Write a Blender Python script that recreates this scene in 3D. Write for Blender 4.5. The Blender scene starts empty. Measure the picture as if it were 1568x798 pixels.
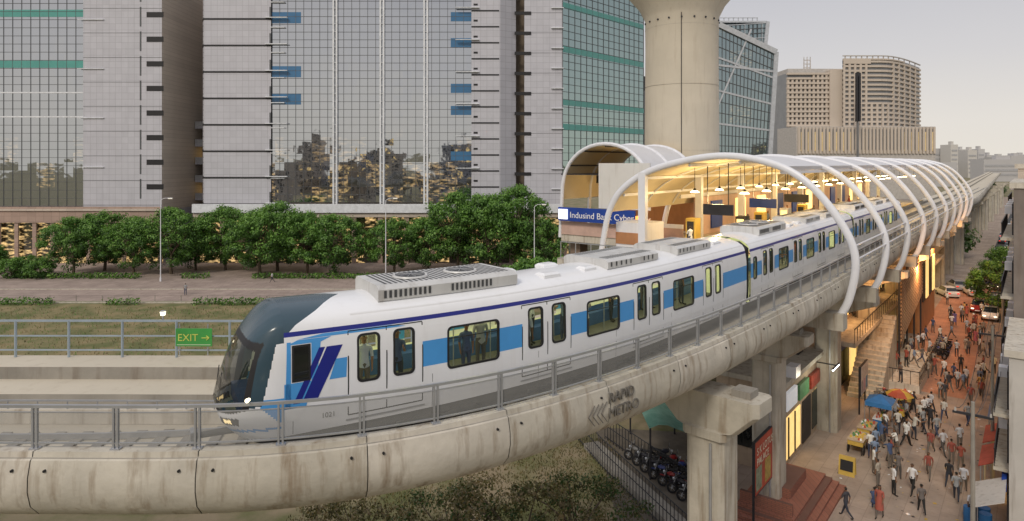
import bpy, math, random
import numpy as np
from mathutils import Vector, Matrix
random.seed(7)
R=random.Random(11)
sc=bpy.context.scene
COL=sc.collection
# ------------------------------------------------------------------ materials
def nn(nt,t,**k):
    n=nt.nodes.new(t)
    for a,b in k.items(): setattr(n,a,b)
    return n
def nosample(m):
    try: m.cycles.emission_sampling='NONE'
    except Exception: pass
def M(name,col,rough=.6,metal=0,var=.15,scale=1.2,bump=0,emit=0,ecol=None,stretch=(1,1,1),streak=0,scol=(.12,.08,.05),spec=.5,coord='Object',sth=.54):
    m=bpy.data.materials.new(name); m.use_nodes=True; nt=m.node_tree; b=nt.nodes['Principled BSDF']; L=nt.links
    tc=nn(nt,'ShaderNodeTexCoord'); mp=nn(nt,'ShaderNodeMapping'); mp.inputs['Scale'].default_value=stretch
    L.new(tc.outputs[coord],mp.inputs['Vector'])
    no=nn(nt,'ShaderNodeTexNoise'); no.inputs['Scale'].default_value=scale; no.inputs['Detail'].default_value=7; no.inputs['Roughness'].default_value=.62
    L.new(mp.outputs[0],no.inputs['Vector'])
    r=nn(nt,'ShaderNodeValToRGB'); r.color_ramp.elements[0].position=.3; r.color_ramp.elements[1].position=.7
    r.color_ramp.elements[0].color=[min(1,c*(1-var)) for c in col]+[1]; r.color_ramp.elements[1].color=[min(1,c*(1+var)) for c in col]+[1]
    L.new(no.outputs['Fac'],r.inputs[0]); out=r.outputs[0]
    if streak>0:
        m2=nn(nt,'ShaderNodeMapping'); m2.inputs['Scale'].default_value=(3.2,3.2,.3); L.new(tc.outputs[coord],m2.inputs['Vector'])
        n2=nn(nt,'ShaderNodeTexNoise'); n2.inputs['Scale'].default_value=1.0; n2.inputs['Detail'].default_value=8; n2.inputs['Roughness'].default_value=.6; L.new(m2.outputs[0],n2.inputs['Vector'])
        r2=nn(nt,'ShaderNodeValToRGB'); r2.color_ramp.elements[0].position=sth; r2.color_ramp.elements[1].position=sth+.2
        r2.color_ramp.elements[0].color=(0,0,0,1); r2.color_ramp.elements[1].color=(streak,)*3+(1,)
        L.new(n2.outputs['Fac'],r2.inputs[0])
        mx=nn(nt,'ShaderNodeMixRGB'); L.new(r2.outputs[0],mx.inputs[0]); L.new(out,mx.inputs[1]); mx.inputs[2].default_value=(*scol,1); out=mx.outputs[0]
    L.new(out,b.inputs['Base Color'])
    b.inputs['Roughness'].default_value=rough; b.inputs['Metallic'].default_value=metal
    b.inputs['Specular IOR Level'].default_value=spec
    if bump>0:
        bp=nn(nt,'ShaderNodeBump'); bp.inputs['Strength'].default_value=bump; bp.inputs['Distance'].default_value=.05
        n3=nn(nt,'ShaderNodeTexNoise'); n3.inputs['Scale'].default_value=scale*6; n3.inputs['Detail'].default_value=5; L.new(tc.outputs[coord],n3.inputs['Vector'])
        L.new(n3.outputs['Fac'],bp.inputs['Height']); L.new(bp.outputs[0],b.inputs['Normal'])
    if emit>0:
        b.inputs['Emission Color'].default_value=(*(ecol or col),1); b.inputs['Emission Strength'].default_value=emit; nosample(m)
    return m
def tiles(name,col,jcol,w,h,rough=.5,var=.12,mortar=.02,vertical=True,offset=0,rot=0,streak=0,c2=.88):
    m=M(name,col,rough,0,var,.35,streak=streak,scol=tuple(c*.6 for c in col)); nt=m.node_tree; L=nt.links; b=nt.nodes['Principled BSDF']
    src=b.inputs['Base Color'].links[0].from_socket
    tc=[n for n in nt.nodes if n.type=='TEX_COORD'][0]
    mp=nn(nt,'ShaderNodeMapping'); 
    if vertical: mp.inputs['Rotation'].default_value=(math.radians(90),0,0)
    else: mp.inputs['Rotation'].default_value=(0,0,rot)
    L.new(tc.outputs['Object'],mp.inputs['Vector'])
    br=nn(nt,'ShaderNodeTexBrick'); br.offset=offset; br.inputs['Scale'].default_value=1; br.inputs['Brick Width'].default_value=w; br.inputs['Row Height'].default_value=h
    br.inputs['Mortar Size'].default_value=mortar; br.inputs['Color1'].default_value=(1,1,1,1); br.inputs['Color2'].default_value=(c2,c2,c2,1); br.inputs['Mortar'].default_value=(jcol[0]/col[0],jcol[1]/col[1],jcol[2]/col[2],1)
    L.new(mp.outputs[0],br.inputs['Vector'])
    mx=nn(nt,'ShaderNodeMixRGB',blend_type='MULTIPLY'); mx.inputs[0].default_value=1
    L.new(src,mx.inputs[1]); L.new(br.outputs['Color'],mx.inputs[2]); L.new(mx.outputs[0],b.inputs['Base Color'])
    return m
def glassmat(name,tint,body,refl=.7,lit=.1,cw=1.75,ch=4.8,zmax=26,es=.7):
    m=bpy.data.materials.new(name); m.use_nodes=True; nt=m.node_tree; L=nt.links; nt.nodes.clear(); nosample(m)
    out=nn(nt,'ShaderNodeOutputMaterial'); g=nn(nt,'ShaderNodeBsdfGlossy'); g.inputs['Color'].default_value=(*tint,1); g.inputs['Roughness'].default_value=.03
    d=nn(nt,'ShaderNodeBsdfDiffuse'); d.inputs['Color'].default_value=(*body,1)
    mx=nn(nt,'ShaderNodeMixShader'); mx.inputs[0].default_value=refl; L.new(d.outputs[0],mx.inputs[1]); L.new(g.outputs[0],mx.inputs[2])
    tc=nn(nt,'ShaderNodeTexCoord'); n=nn(nt,'ShaderNodeTexNoise'); n.inputs['Scale'].default_value=.22; n.inputs['Detail'].default_value=3; L.new(tc.outputs['Object'],n.inputs['Vector'])
    ps=nn(nt,'ShaderNodeVectorMath',operation='SNAP'); ps.inputs[1].default_value=(cw,1000,ch/3); L.new(tc.outputs['Object'],ps.inputs[0])
    pw=nn(nt,'ShaderNodeTexWhiteNoise'); L.new(ps.outputs[0],pw.inputs['Vector'])
    va=nn(nt,'ShaderNodeVectorMath',operation='SUBTRACT'); va.inputs[1].default_value=(.5,.5,.5); L.new(pw.outputs['Color'],va.inputs[0])
    vs=nn(nt,'ShaderNodeVectorMath',operation='SCALE'); vs.inputs['Scale'].default_value=.016; L.new(va.outputs[0],vs.inputs[0])
    bp=nn(nt,'ShaderNodeBump'); bp.inputs['Strength'].default_value=.22; bp.inputs['Distance'].default_value=.12; L.new(n.outputs['Fac'],bp.inputs['Height'])
    vd=nn(nt,'ShaderNodeVectorMath',operation='ADD'); L.new(bp.outputs[0],vd.inputs[0]); L.new(vs.outputs[0],vd.inputs[1]); L.new(vd.outputs[0],g.inputs['Normal'])
    sn=nn(nt,'ShaderNodeVectorMath',operation='SNAP'); sn.inputs[1].default_value=(cw*2,1000,ch); L.new(tc.outputs['Object'],sn.inputs[0])
    wn=nn(nt,'ShaderNodeTexWhiteNoise'); L.new(sn.outputs[0],wn.inputs['Vector'])
    gt=nn(nt,'ShaderNodeMath',operation='GREATER_THAN'); gt.inputs[1].default_value=1-lit; L.new(wn.outputs['Value'],gt.inputs[0])
    sp=nn(nt,'ShaderNodeSeparateXYZ'); L.new(tc.outputs['Object'],sp.inputs[0])
    lt=nn(nt,'ShaderNodeMapRange'); lt.inputs['From Min'].default_value=zmax; lt.inputs['From Max'].default_value=zmax-12; L.new(sp.outputs['Z'],lt.inputs['Value'])
    m4=nn(nt,'ShaderNodeMapping'); m4.inputs['Scale'].default_value=(.9,1,2.6); L.new(tc.outputs['Object'],m4.inputs['Vector'])
    n4=nn(nt,'ShaderNodeTexNoise'); n4.inputs['Scale'].default_value=1.0; n4.inputs['Detail'].default_value=4; L.new(m4.outputs[0],n4.inputs['Vector'])
    r4=nn(nt,'ShaderNodeMapRange'); r4.inputs['From Min'].default_value=.48; r4.inputs['From Max'].default_value=.75; L.new(n4.outputs['Fac'],r4.inputs['Value'])
    mu=nn(nt,'ShaderNodeMath',operation='MULTIPLY'); L.new(gt.outputs[0],mu.inputs[0]); L.new(lt.outputs[0],mu.inputs[1])
    mu2=nn(nt,'ShaderNodeMath',operation='MULTIPLY'); L.new(mu.outputs[0],mu2.inputs[0]); L.new(r4.outputs[0],mu2.inputs[1])
    mu3=nn(nt,'ShaderNodeMath',operation='MULTIPLY'); L.new(mu2.outputs[0],mu3.inputs[0]); mu3.inputs[1].default_value=es
    e=nn(nt,'ShaderNodeEmission'); e.inputs['Color'].default_value=(1,.66,.28,1); L.new(mu3.outputs[0],e.inputs['Strength'])
    ad=nn(nt,'ShaderNodeAddShader'); L.new(mx.outputs[0],ad.inputs[0]); L.new(e.outputs[0],ad.inputs[1]); L.new(ad.outputs[0],out.inputs[0])
    return m
def seethru(name,col,alpha,gloss=.0,rough=.1):
    m=bpy.data.materials.new(name); m.use_nodes=True; nt=m.node_tree; L=nt.links; nt.nodes.clear()
    out=nn(nt,'ShaderNodeOutputMaterial'); t=nn(nt,'ShaderNodeBsdfTransparent'); p=nn(nt,'ShaderNodeBsdfPrincipled')
    p.inputs['Base Color'].default_value=(*col,1); p.inputs['Roughness'].default_value=rough; p.inputs['Specular IOR Level'].default_value=gloss
    mx=nn(nt,'ShaderNodeMixShader'); mx.inputs[0].default_value=alpha; L.new(t.outputs[0],mx.inputs[1]); L.new(p.outputs[0],mx.inputs[2]); L.new(mx.outputs[0],out.inputs[0])
    return m
def randmat(name,cols,rough=.8):
    m=bpy.data.materials.new(name); m.use_nodes=True; nt=m.node_tree; b=nt.nodes['Principled BSDF']; L=nt.links
    oi=nn(nt,'ShaderNodeObjectInfo'); ad=nn(nt,'ShaderNodeMath',operation='MULTIPLY_ADD'); ad.inputs[1].default_value=1+len(name)*.37; ad.inputs[2].default_value=.13*len(name); fr=nn(nt,'ShaderNodeMath',operation='FRACT')
    L.new(oi.outputs['Random'],ad.inputs[0]); L.new(ad.outputs[0],fr.inputs[0])
    r=nn(nt,'ShaderNodeValToRGB'); r.color_ramp.interpolation='CONSTANT'
    el=r.color_ramp.elements
    el[0].color=(*cols[0],1); el[1].position=1/len(cols); el[1].color=(*cols[1],1)
    for i in range(2,len(cols)):
        e=el.new(i/len(cols)); e.color=(*cols[i],1)
    L.new(fr.outputs[0],r.inputs[0]); L.new(r.outputs[0],b.inputs['Base Color']); b.inputs['Roughness'].default_value=rough
    return m

# ------------------------------------------------------------------ mesh builder
class MB:
    def __init__(s): s.v=[];s.f=[];s.m=[];s.mats=[]
    def mi(s,mat):
        if mat not in s.mats: s.mats.append(mat)
        return s.mats.index(mat)
    def poly(s,pts,mat):
        k=len(s.v); s.v+= [tuple(p) for p in pts]; s.f.append(tuple(range(k,k+len(pts)))); s.m.append(s.mi(mat))
    def ob(s,o,a,b,c,mat):
        o=Vector(o);a=Vector(a);b=Vector(b);c=Vector(c); k=len(s.v)
        s.v+=[tuple(p) for p in (o,o+a,o+a+b,o+b,o+c,o+a+c,o+a+b+c,o+b+c)]
        for q in ((0,3,2,1),(4,5,6,7),(0,1,5,4),(1,2,6,5),(2,3,7,6),(3,0,4,7)): s.f.append(tuple(k+i for i in q)); s.m.append(s.mi(mat))
    def bx(s,x0,x1,y0,y1,z0,z1,mat): s.ob((x0,y0,z0),(x1-x0,0,0),(0,y1-y0,0),(0,0,z1-z0),mat)
    def cyl(s,p0,p1,r0,r1,mat,n=8,caps=True):
        p0=Vector(p0);p1=Vector(p1);d=(p1-p0)
        if d.length<1e-6:return
        d.normalize(); a=d.orthogonal().normalized(); b=d.cross(a); k=len(s.v); mi=s.mi(mat)
        for p,r in((p0,r0),(p1,r1)):
            for i in range(n):
                t=2*math.pi*i/n; s.v.append(tuple(p+a*r*math.cos(t)+b*r*math.sin(t)))
        for i in range(n):
            j=(i+1)%n; s.f.append((k+i,k+j,k+n+j,k+n+i)); s.m.append(mi)
        if caps:
            s.f.append(tuple(k+i for i in range(n))[::-1]); s.f.append(tuple(k+n+i for i in range(n))); s.m+=[mi,mi]
    def tube(s,pts,r,mat,n=8):
        for a,b in zip(pts[:-1],pts[1:]): s.cyl(a,b,r,r,mat,n,True)
    def rings(s,rings,mat,closed=True,caps=False):
        k=len(s.v); n=len(rings[0])
        for r in rings: s.v+=[tuple(p) for p in r]
        for i in range(len(rings)-1):
            for j in range(n if closed else n-1):
                q=(k+i*n+j,k+i*n+(j+1)%n,k+(i+1)*n+(j+1)%n,k+(i+1)*n+j)
                mm=mat(i,j) if callable(mat) else mat
                if mm is None: continue
                s.f.append(q); s.m.append(s.mi(mm))
        if caps:
            mm=mat(0,0) if callable(mat) else mat
            s.f.append(tuple(range(k,k+n))[::-1]); s.m.append(s.mi(mm)); e=k+(len(rings)-1)*n
            s.f.append(tuple(range(e,e+n))); s.m.append(s.mi(mm))
    def mesh(s,name,smooth=True,ang=35):
        me=bpy.data.meshes.new(name); me.from_pydata(s.v,[],s.f)
        for m in s.mats: me.materials.append(m)
        me.polygons.foreach_set('material_index',s.m); me.update()
        if smooth:
            me.polygons.foreach_set('use_smooth',[True]*len(s.f))
            try: me.set_sharp_from_angle(angle=math.radians(ang))
            except Exception: pass
        return me
    def obj(s,name,parent=None,smooth=True,ang=35):
        o=bpy.data.objects.new(name,s.mesh(name,smooth,ang)); COL.objects.link(o)
        if parent: o.parent=parent
        return o
def empty(name,loc=(0,0,0)):
    o=bpy.data.objects.new(name,None); o.location=loc; COL.objects.link(o); return o
def text(name,body,size,loc,xa,ya,mat,parent=None,ext=.01):
    cu=bpy.data.curves.new(name,'FONT'); cu.body=body; cu.size=size; cu.extrude=ext
    o=bpy.data.objects.new(name+'_c',cu); COL.objects.link(o); bpy.context.view_layer.update()
    me=bpy.data.meshes.new_from_object(o.evaluated_get(bpy.context.evaluated_depsgraph_get())); bpy.data.objects.remove(o)
    me.materials.clear(); me.materials.append(mat)
    xa=Vector(xa).normalized(); ya=Vector(ya).normalized(); za=xa.cross(ya)
    mt=Matrix(((xa.x,ya.x,za.x,loc[0]),(xa.y,ya.y,za.y,loc[1]),(xa.z,ya.z,za.z,loc[2]),(0,0,0,1)))
    ob=bpy.data.objects.new(name,me); COL.objects.link(ob); ob.matrix_world=mt
    if parent: ob.parent=parent
    return ob
class Path:
    def __init__(s,pts,sm=2.5,step=.25):
        p=np.array(pts,float); seg=np.linalg.norm(np.diff(p,axis=0),axis=1); c=np.r_[0,np.cumsum(seg)]
        n=int(c[-1]/step); t=np.linspace(0,c[-1],n); q=np.c_[np.interp(t,c,p[:,0]),np.interp(t,c,p[:,1])]
        k=int(3*sm/step); d0=(q[1]-q[0]); d1=q[-1]-q[-2]
        pre=q[0]-d0*np.arange(k,0,-1)[:,None]; post=q[-1]+d1*np.arange(1,k+1)[:,None]
        e=np.vstack([pre,q,post]); w=np.exp(-.5*(np.arange(-k,k+1)*step/sm)**2); w/=w.sum()
        q=np.c_[np.convolve(e[:,0],w,'valid'),np.convolve(e[:,1],w,'valid')]
        s.q=q; s.c=np.r_[0,np.cumsum(np.linalg.norm(np.diff(q,axis=0),axis=1))]; s.L=s.c[-1]
        g=np.gradient(q,axis=0); s.t=g/np.linalg.norm(g,axis=1)[:,None]
    def at(s,d):
        if d<0: return s.q[0]+s.t[0]*d, s.t[0]
        if d>s.L: return s.q[-1]+s.t[-1]*(d-s.L), s.t[-1]
        x=np.interp(d,s.c,s.q[:,0]);y=np.interp(d,s.c,s.q[:,1]);a=np.interp(d,s.c,s.t[:,0]);b=np.interp(d,s.c,s.t[:,1]); l=math.hypot(a,b)
        return np.array((x,y)),np.array((a/l,b/l))
    def off(s,d,o,z):
        p,t=s.at(d); return Vector((p[0]-t[1]*o,p[1]+t[0]*o,z))
    def tan(s,d):
        t=s.at(d)[1]; return Vector((t[0],t[1],0))
    def near(s,x,y):
        return s.c[np.argmin((s.q[:,0]-x)**2+(s.q[:,1]-y)**2)]
def frange(a,b,st):
    n=max(1,int(round((b-a)/st))); return [a+(b-a)*i/n for i in range(n+1)]

# ------------------------------------------------------------------ shared materials
conc=[M('concrete_%d'%i,c,.85,0,.16,.9,.3,streak=.72,scol=(.20,.135,.075),sth=.51) for i,c in enumerate([(.47,.435,.365),(.54,.50,.43),(.50,.465,.395)])]
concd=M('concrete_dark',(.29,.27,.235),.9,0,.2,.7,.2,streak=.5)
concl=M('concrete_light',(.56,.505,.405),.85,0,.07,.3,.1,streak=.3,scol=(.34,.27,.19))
steel=M('galvanised_steel',(.42,.43,.45),.4,.5,.1,2)
steelb=M('painted_rail',(.35,.42,.48),.45,.3,.1,2)
dark=M('dark_metal',(.035,.035,.04),.5,.3,.2,2)
black=M('black_rubber',(.012,.012,.014),.6,0,.1)
white=M('white_paint',(.82,.83,.85),.22,0,.03,.6,streak=.14,scol=(.55,.53,.48))
wsteel=M('white_steel',(.74,.75,.79),.35,0,.05,.8,streak=.15,scol=(.45,.43,.4))
blue=M('livery_blue',(.075,.33,.72),.3,0,.05)
navy=M('livery_navy',(.014,.022,.24),.3,0,.05)
slate=M('slate_cab_paint',(.04,.075,.10),.22,0,.06)
mesh_panel=seethru('perforated_panel',(.31,.31,.30),.50,.2,.5)
traing=seethru('train_glass',(.03,.04,.03),.16,.8,.03)
windsh=seethru('windscreen_glass',(.01,.013,.014),.62,1.0,.03)
# ------------------------------------------------------------------ frame of the station street
O=Vector((18.3,35,0)); DD=Vector((.625,.781,0)).normalized(); WW=Vector((-DD.y,DD.x,0))
def SW(d,w,z=0): return O+DD*d+WW*w+Vector((0,0,z))
def sbox(mb,d0,d1,w0,w1,z0,z1,mat): mb.ob(SW(d0,w0,z0),DD*(d1-d0),WW*(w1-w0),(0,0,z1-z0),mat)

# ------------------------------------------------------------------ ground
def sheet(name,pts,z,mat):
    mb=MB(); mb.poly([(p[0],p[1],z) for p in pts],mat); return mb.obj(name,smooth=False)
def two(name,c1,c2,scale,det=8,pos=(.4,.6),bump=.3):
    m=M(name,c1,.95,0,.2,scale,bump); nt=m.node_tree; r=[n for n in nt.nodes if n.type=='VALTORGB'][0]
    r.color_ramp.elements[0].color=(*c1,1); r.color_ramp.elements[1].color=(*c2,1); r.color_ramp.elements[0].position=pos[0]; r.color_ramp.elements[1].position=pos[1]; return m
gnd=two('ground_soil',(.27,.215,.135),(.13,.135,.05),.22)
sheet('ground',[(-3000,-3000),(3000,-3000),(3000,4000),(-3000,4000)],0,gnd)
sheet('grass_verge',[(-160,46),(4,46),(14,88),(-160,88)],.004,two('dry_grass',(.12,.13,.045),(.25,.20,.10),.3))
plz=tiles('plaza_paving',(.37,.29,.25),(.2,.16,.135),2.0,1.2,.9,.2,.03,False,.5,streak=.3)
sheet('plaza_road',[(-220,90),(18,90),(34,128),(-220,128)],.006,plz)
mb=MB(); mb.bx(-220,18,88.6,89.0,0,.14,conc[0]); mb.bx(-220,18,98,98.3,0,.12,conc[0]); mb.obj('kerb')
pav=tiles('street_paving',(.38,.30,.245),(.29,.23,.19),1.6,.8,.9,.25,.02,False,.5,-math.atan2(DD.y,DD.x),streak=.45)
def sw_sheet(name,d0,d1,w0,w1,z,mat): return sheet(name,[SW(d0,w0),SW(d1,w0),SW(d1,w1),SW(d0,w1)],z,mat)
sw_sheet('street_pavement',-25,420,-9,9,.004,pav)
warmp=tiles('warm_lit_paving',(.46,.225,.14),(.38,.18,.11),1.0,.5,.85,.25,.02,False,.5,-math.atan2(DD.y,DD.x),streak=.4)  # warm glow of the station lamps painted into the paving colour
sw_sheet('warm_lit_pavement',25,84,-3.2,2.6,.009,warmp)
asph=M('asphalt',(.06,.06,.062),.9,0,.25,.6,.2)
sw_sheet('road',88,420,-4.5,-.5,.009,asph)

# ------------------------------------------------------------------ viaduct
far=[(14.4+.625*t,31.2+.781*t) for t in (10,25,45,70,95,120)]
lx,ly=far[-1]
E=Path([(-70,14.1),(-30,14.1),(-11,14.05),(-7.4,14.0),(-5.7,14.05),(-4.1,14.4),(-2.0,15.2),(.44,16.7),(2.95,18.75),(6.44,22.1),(9.5,25.5),(14.4,31.2)]+far+[(lx+.605*t,ly+.795*t) for t in (60,160,420)],1.2)
T=Path([(-5.3,15.2),(-2.4,16.8),(.3,18.7),(3.5,21.45),(7.3,25.6),(10.8,29.75),(18.3,39.12)]+[(18.3+.625*t,39.12+.781*t) for t in (20,45,80)],1.5)
via=empty('metro_viaduct')
outer=[(.28,12.8),(0,12.8),(-.02,12.68),(-.08,12.64),(-.16,12.3),(-.17,12.0),(-.08,11.65),(.18,11.36),(.6,11.16),(1.3,11.0),(2.4,10.92)]
inner=[(2.4,10.92),(4.6,10.92),(5.8,11.1),(6.4,11.4),(6.8,11.8),(6.95,12.3),(6.95,12.82),(5.75,12.82),(5.75,12.45),(4.55,12.42),(4.5,12.0),(.3,12.0),(.28,12.8)]
mb=MB(); S0=E.near(-60,14.1); S1=E.L
s=S0; i=0; joints=[]
while s<S1:
    ln=3.55 if s<160 else 12
    e=min(s+ln,S1)
    m=conc[(i*7)%3]
    rs=[[E.off(q,o,z) for o,z in outer] for q in frange(s+.012,e-.012,.45 if s<120 else 4)]
    mb.rings(rs,m,closed=False)
    joints.append(s); s=e; i+=1
core=[(o+.04 if o<2.4 else o,z+(.03 if z<12.7 else -.02)) for o,z in outer]
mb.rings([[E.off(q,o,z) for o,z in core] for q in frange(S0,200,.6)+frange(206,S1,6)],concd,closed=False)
mb.rings([[E.off(q,o,z) for o,z in inner] for q in frange(S0,200,.6)+frange(206,S1,6)],lambda i,j: concl if j in(6,8,10) else concd,closed=False)  # upright faces get dark concrete as painted shade, ledges stay light
for j in joints[:40]:
    for a in (.35,3.2):
        p=E.off(j+a,-.17,12.45); q=E.off(j+a,-.05,12.45); mb.cyl(p,q,.03,.03,black,8)
mb.obj('girder',via)
mb=MB()
TR=Path([(-70,15.75),(-30,15.75),(-12,15.75),(-9.2,15.85),(-7,16.2)]+[tuple(T.off(q,1.4,0))[:2] for q in (0,3,6,9,12,16,21,30,45,60,80,110,220)],1.0)
for o in (-.72,.72):
    mb.rings([[TR.off(q,o+a,z) for a,z in ((-.035,12.02),(.035,12.02),(.035,12.17),(-.035,12.17))] for q in frange(0,TR.L,.6)],steel,True)
for q in frange(0,120,.7):
    mb.ob(TR.off(q,-1.15,12.005),TR.tan(q)*.25,Vector((-TR.tan(q).y,TR.tan(q).x,0))*2.3,(0,0,.045),concd)
mb.rings([[E.off(q,o,z) for o,z in((3.45,12.01),(3.6,12.01),(3.6,12.4),(3.45,12.4))] for q in frange(S0,E.near(-7,14),1)],conc[1],True)
for q in frange(S0,E.near(-8,14),.8): mb.cyl(E.off(q,3.5,12.4),E.off(q,3.5,12.62),.02,.02,steel,5)
mb.rings([[E.off(q,3.5+x,12.62+y) for x,y in((-.02,-.02),(.02,-.02),(.02,.02),(-.02,.02))] for q in frange(S0,E.near(-8,14),.8)],steel,True)
mb.rings([[E.off(q,.55+x,12.25+y) for x,y in((-.05,-.03),(.05,-.03),(.05,.03),(-.05,.03))] for q in frange(S0,150,.8)],dark,True)
for q in frange(S0,150,3.5): mb.ob(E.off(q,.5,12.0),E.tan(q)*.08,(0,.08,0),(0,0,.25),dark)
mb.obj('track',via)
rl=MB(); a=S0+.2; b=E.near(*tuple(SW(92,.5))[:2])
qs=frange(a,b,1.76)
for q in qs:
    t=E.tan(q); n=Vector((-t.y,t.x,0))
    for k in (-.045,.045): rl.ob(E.off(q+k-.02,.1,12.8),t*.04,n*.06,(0,0,.93),steel)
    rl.ob(E.off(q-.1,.07,12.8),t*.2,n*.14,(0,0,.03),steel)
def tubeO(mb,P,a,b,o,z,r,mat,st=.5):
    mb.rings([[P.off(q,o+x,z+y) for x,y in((-r,-r),(r,-r),(r,r),(-r,r))] for q in frange(a,b,st)],mat,True)
tubeO(rl,E,a,b,.13,13.73,.032,steel); tubeO(rl,E,a,b,.13,12.93,.018,steel); tubeO(rl,E,a,b,.13,13.6,.012,steel)
rl.rings([[E.off(q,.13,12.95),E.off(q,.13,13.59)] for q in frange(a,b,.5)],mesh_panel,False)
rl.obj('railing',via)
rl=MB(); b2=E.near(4,20.5)
for q in frange(S0,b2,1.7): rl.cyl(E.off(q,6.75,12.82),E.off(q,6.75,14.0),.04,.04,steelb,6)
for z in (13.05,13.5,13.98): tubeO(rl,E,S0,b2,6.75,z,.03 if z>13.9 else .02,steelb)
rl.obj('rear_railing',via)
qs_=E.near(2.0,18.0); lm=M('embossed_lettering',(.15,.14,.125),.8)
text('parapet_lettering','RAPID\nMETRO',.42,E.off(qs_+.8,-.19,12.24),E.tan(qs_+1.5),(0,0,1),lm,via,.02)
mb=MB()
for k in range(4):
    for sg in (1,-1):
        p0=E.off(qs_+.0+k*.17,-.185,12.04); p1=E.off(qs_+.24+k*.17,-.185,12.04+sg*.28)
        mb.cyl(p0,p1,.014,.014,lm,5)
mb.obj('parapet_logo',via)
def pier(name,x,y,hd,h=10.92,w=1.45,cap=2.4):
    mb=MB(); ca,sa=math.cos(hd),math.sin(hd); ax=Vector((ca,sa,0)); ay=Vector((-sa,ca,0)); c=Vector((x,y,0))
    def ring(a,b,z,ch=.18): 
        pts=[(-a+ch,-b),(a-ch,-b),(a,-b+ch),(a,b-ch),(a-ch,b),(-a+ch,b),(-a,b-ch),(-a,-b+ch)]
        return [c+ax*p+ay*q+Vector((0,0,z)) for p,q in pts]
    hw=w/2
    mb.rings([ring(hw,hw,0),ring(hw,hw,h-1.9),ring(hw+.12,hw+.12,h-1.85),ring(hw+.12,hw+.12,h-1.55),ring(hw,hw+.5,h-1.5),ring(hw,cap,h-.75),ring(hw,cap,h-.25)],conc[0],True,True)
    for k in (-1,1): mb.ob(c+ax*(-.35)+ay*(k*cap*.62-.35)+Vector((0,0,h-.25)),ax*.7,ay*.7,(0,0,.25),concd)
    mb.cyl(c-ax*(hw+.06)-ay*.3,c-ax*(hw+.06)-ay*.3+Vector((0,0,h-2)),.05,.05,steel,6)
    return mb.obj(name)
pier('viaduct_pier',7.45,24.3,math.atan2(.74,.68),10.9,1.45,2.0)
pier('viaduct_pier',-16,17.4,0)
pier('viaduct_pier',-38,17.4,0)
for d in (110,135,160,190,225,265,310):
    p=SW(d,3.5); pier('viaduct_pier',p.x,p.y,math.atan2(DD.y,DD.x))

# ------------------------------------------------------------------ people
skin_m=randmat('skin_tone',[(.22,.11,.06),(.28,.15,.085),(.16,.08,.045)],.6)
hair_m=M('hair',(.012,.01,.009),.5)
shirt_m=randmat('shirt_cloth',[(.72,.72,.70),(.06,.09,.18),(.5,.55,.62),(.7,.7,.7),(.03,.03,.035),(.6,.58,.53),(.20,.27,.40),(.74,.74,.74),(.16,.14,.13),(.55,.56,.6),(.30,.08,.06),(.32,.33,.34),(.05,.05,.06),(.4,.36,.3)])
pant_m=randmat('trouser_clothes',[(.03,.035,.05),(.02,.02,.02),(.09,.085,.08),(.05,.065,.12),(.15,.13,.11)])
sari_m=randmat('kurta_cloth_print',[(.4,.12,.16),(.5,.33,.12),(.16,.12,.28),(.5,.47,.42),(.1,.22,.26),(.38,.1,.07)])
shoe_m=M('shoe_leather',(.02,.018,.015),.5)
eye_m=M('eye',(.01,.01,.01),.3)
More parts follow.
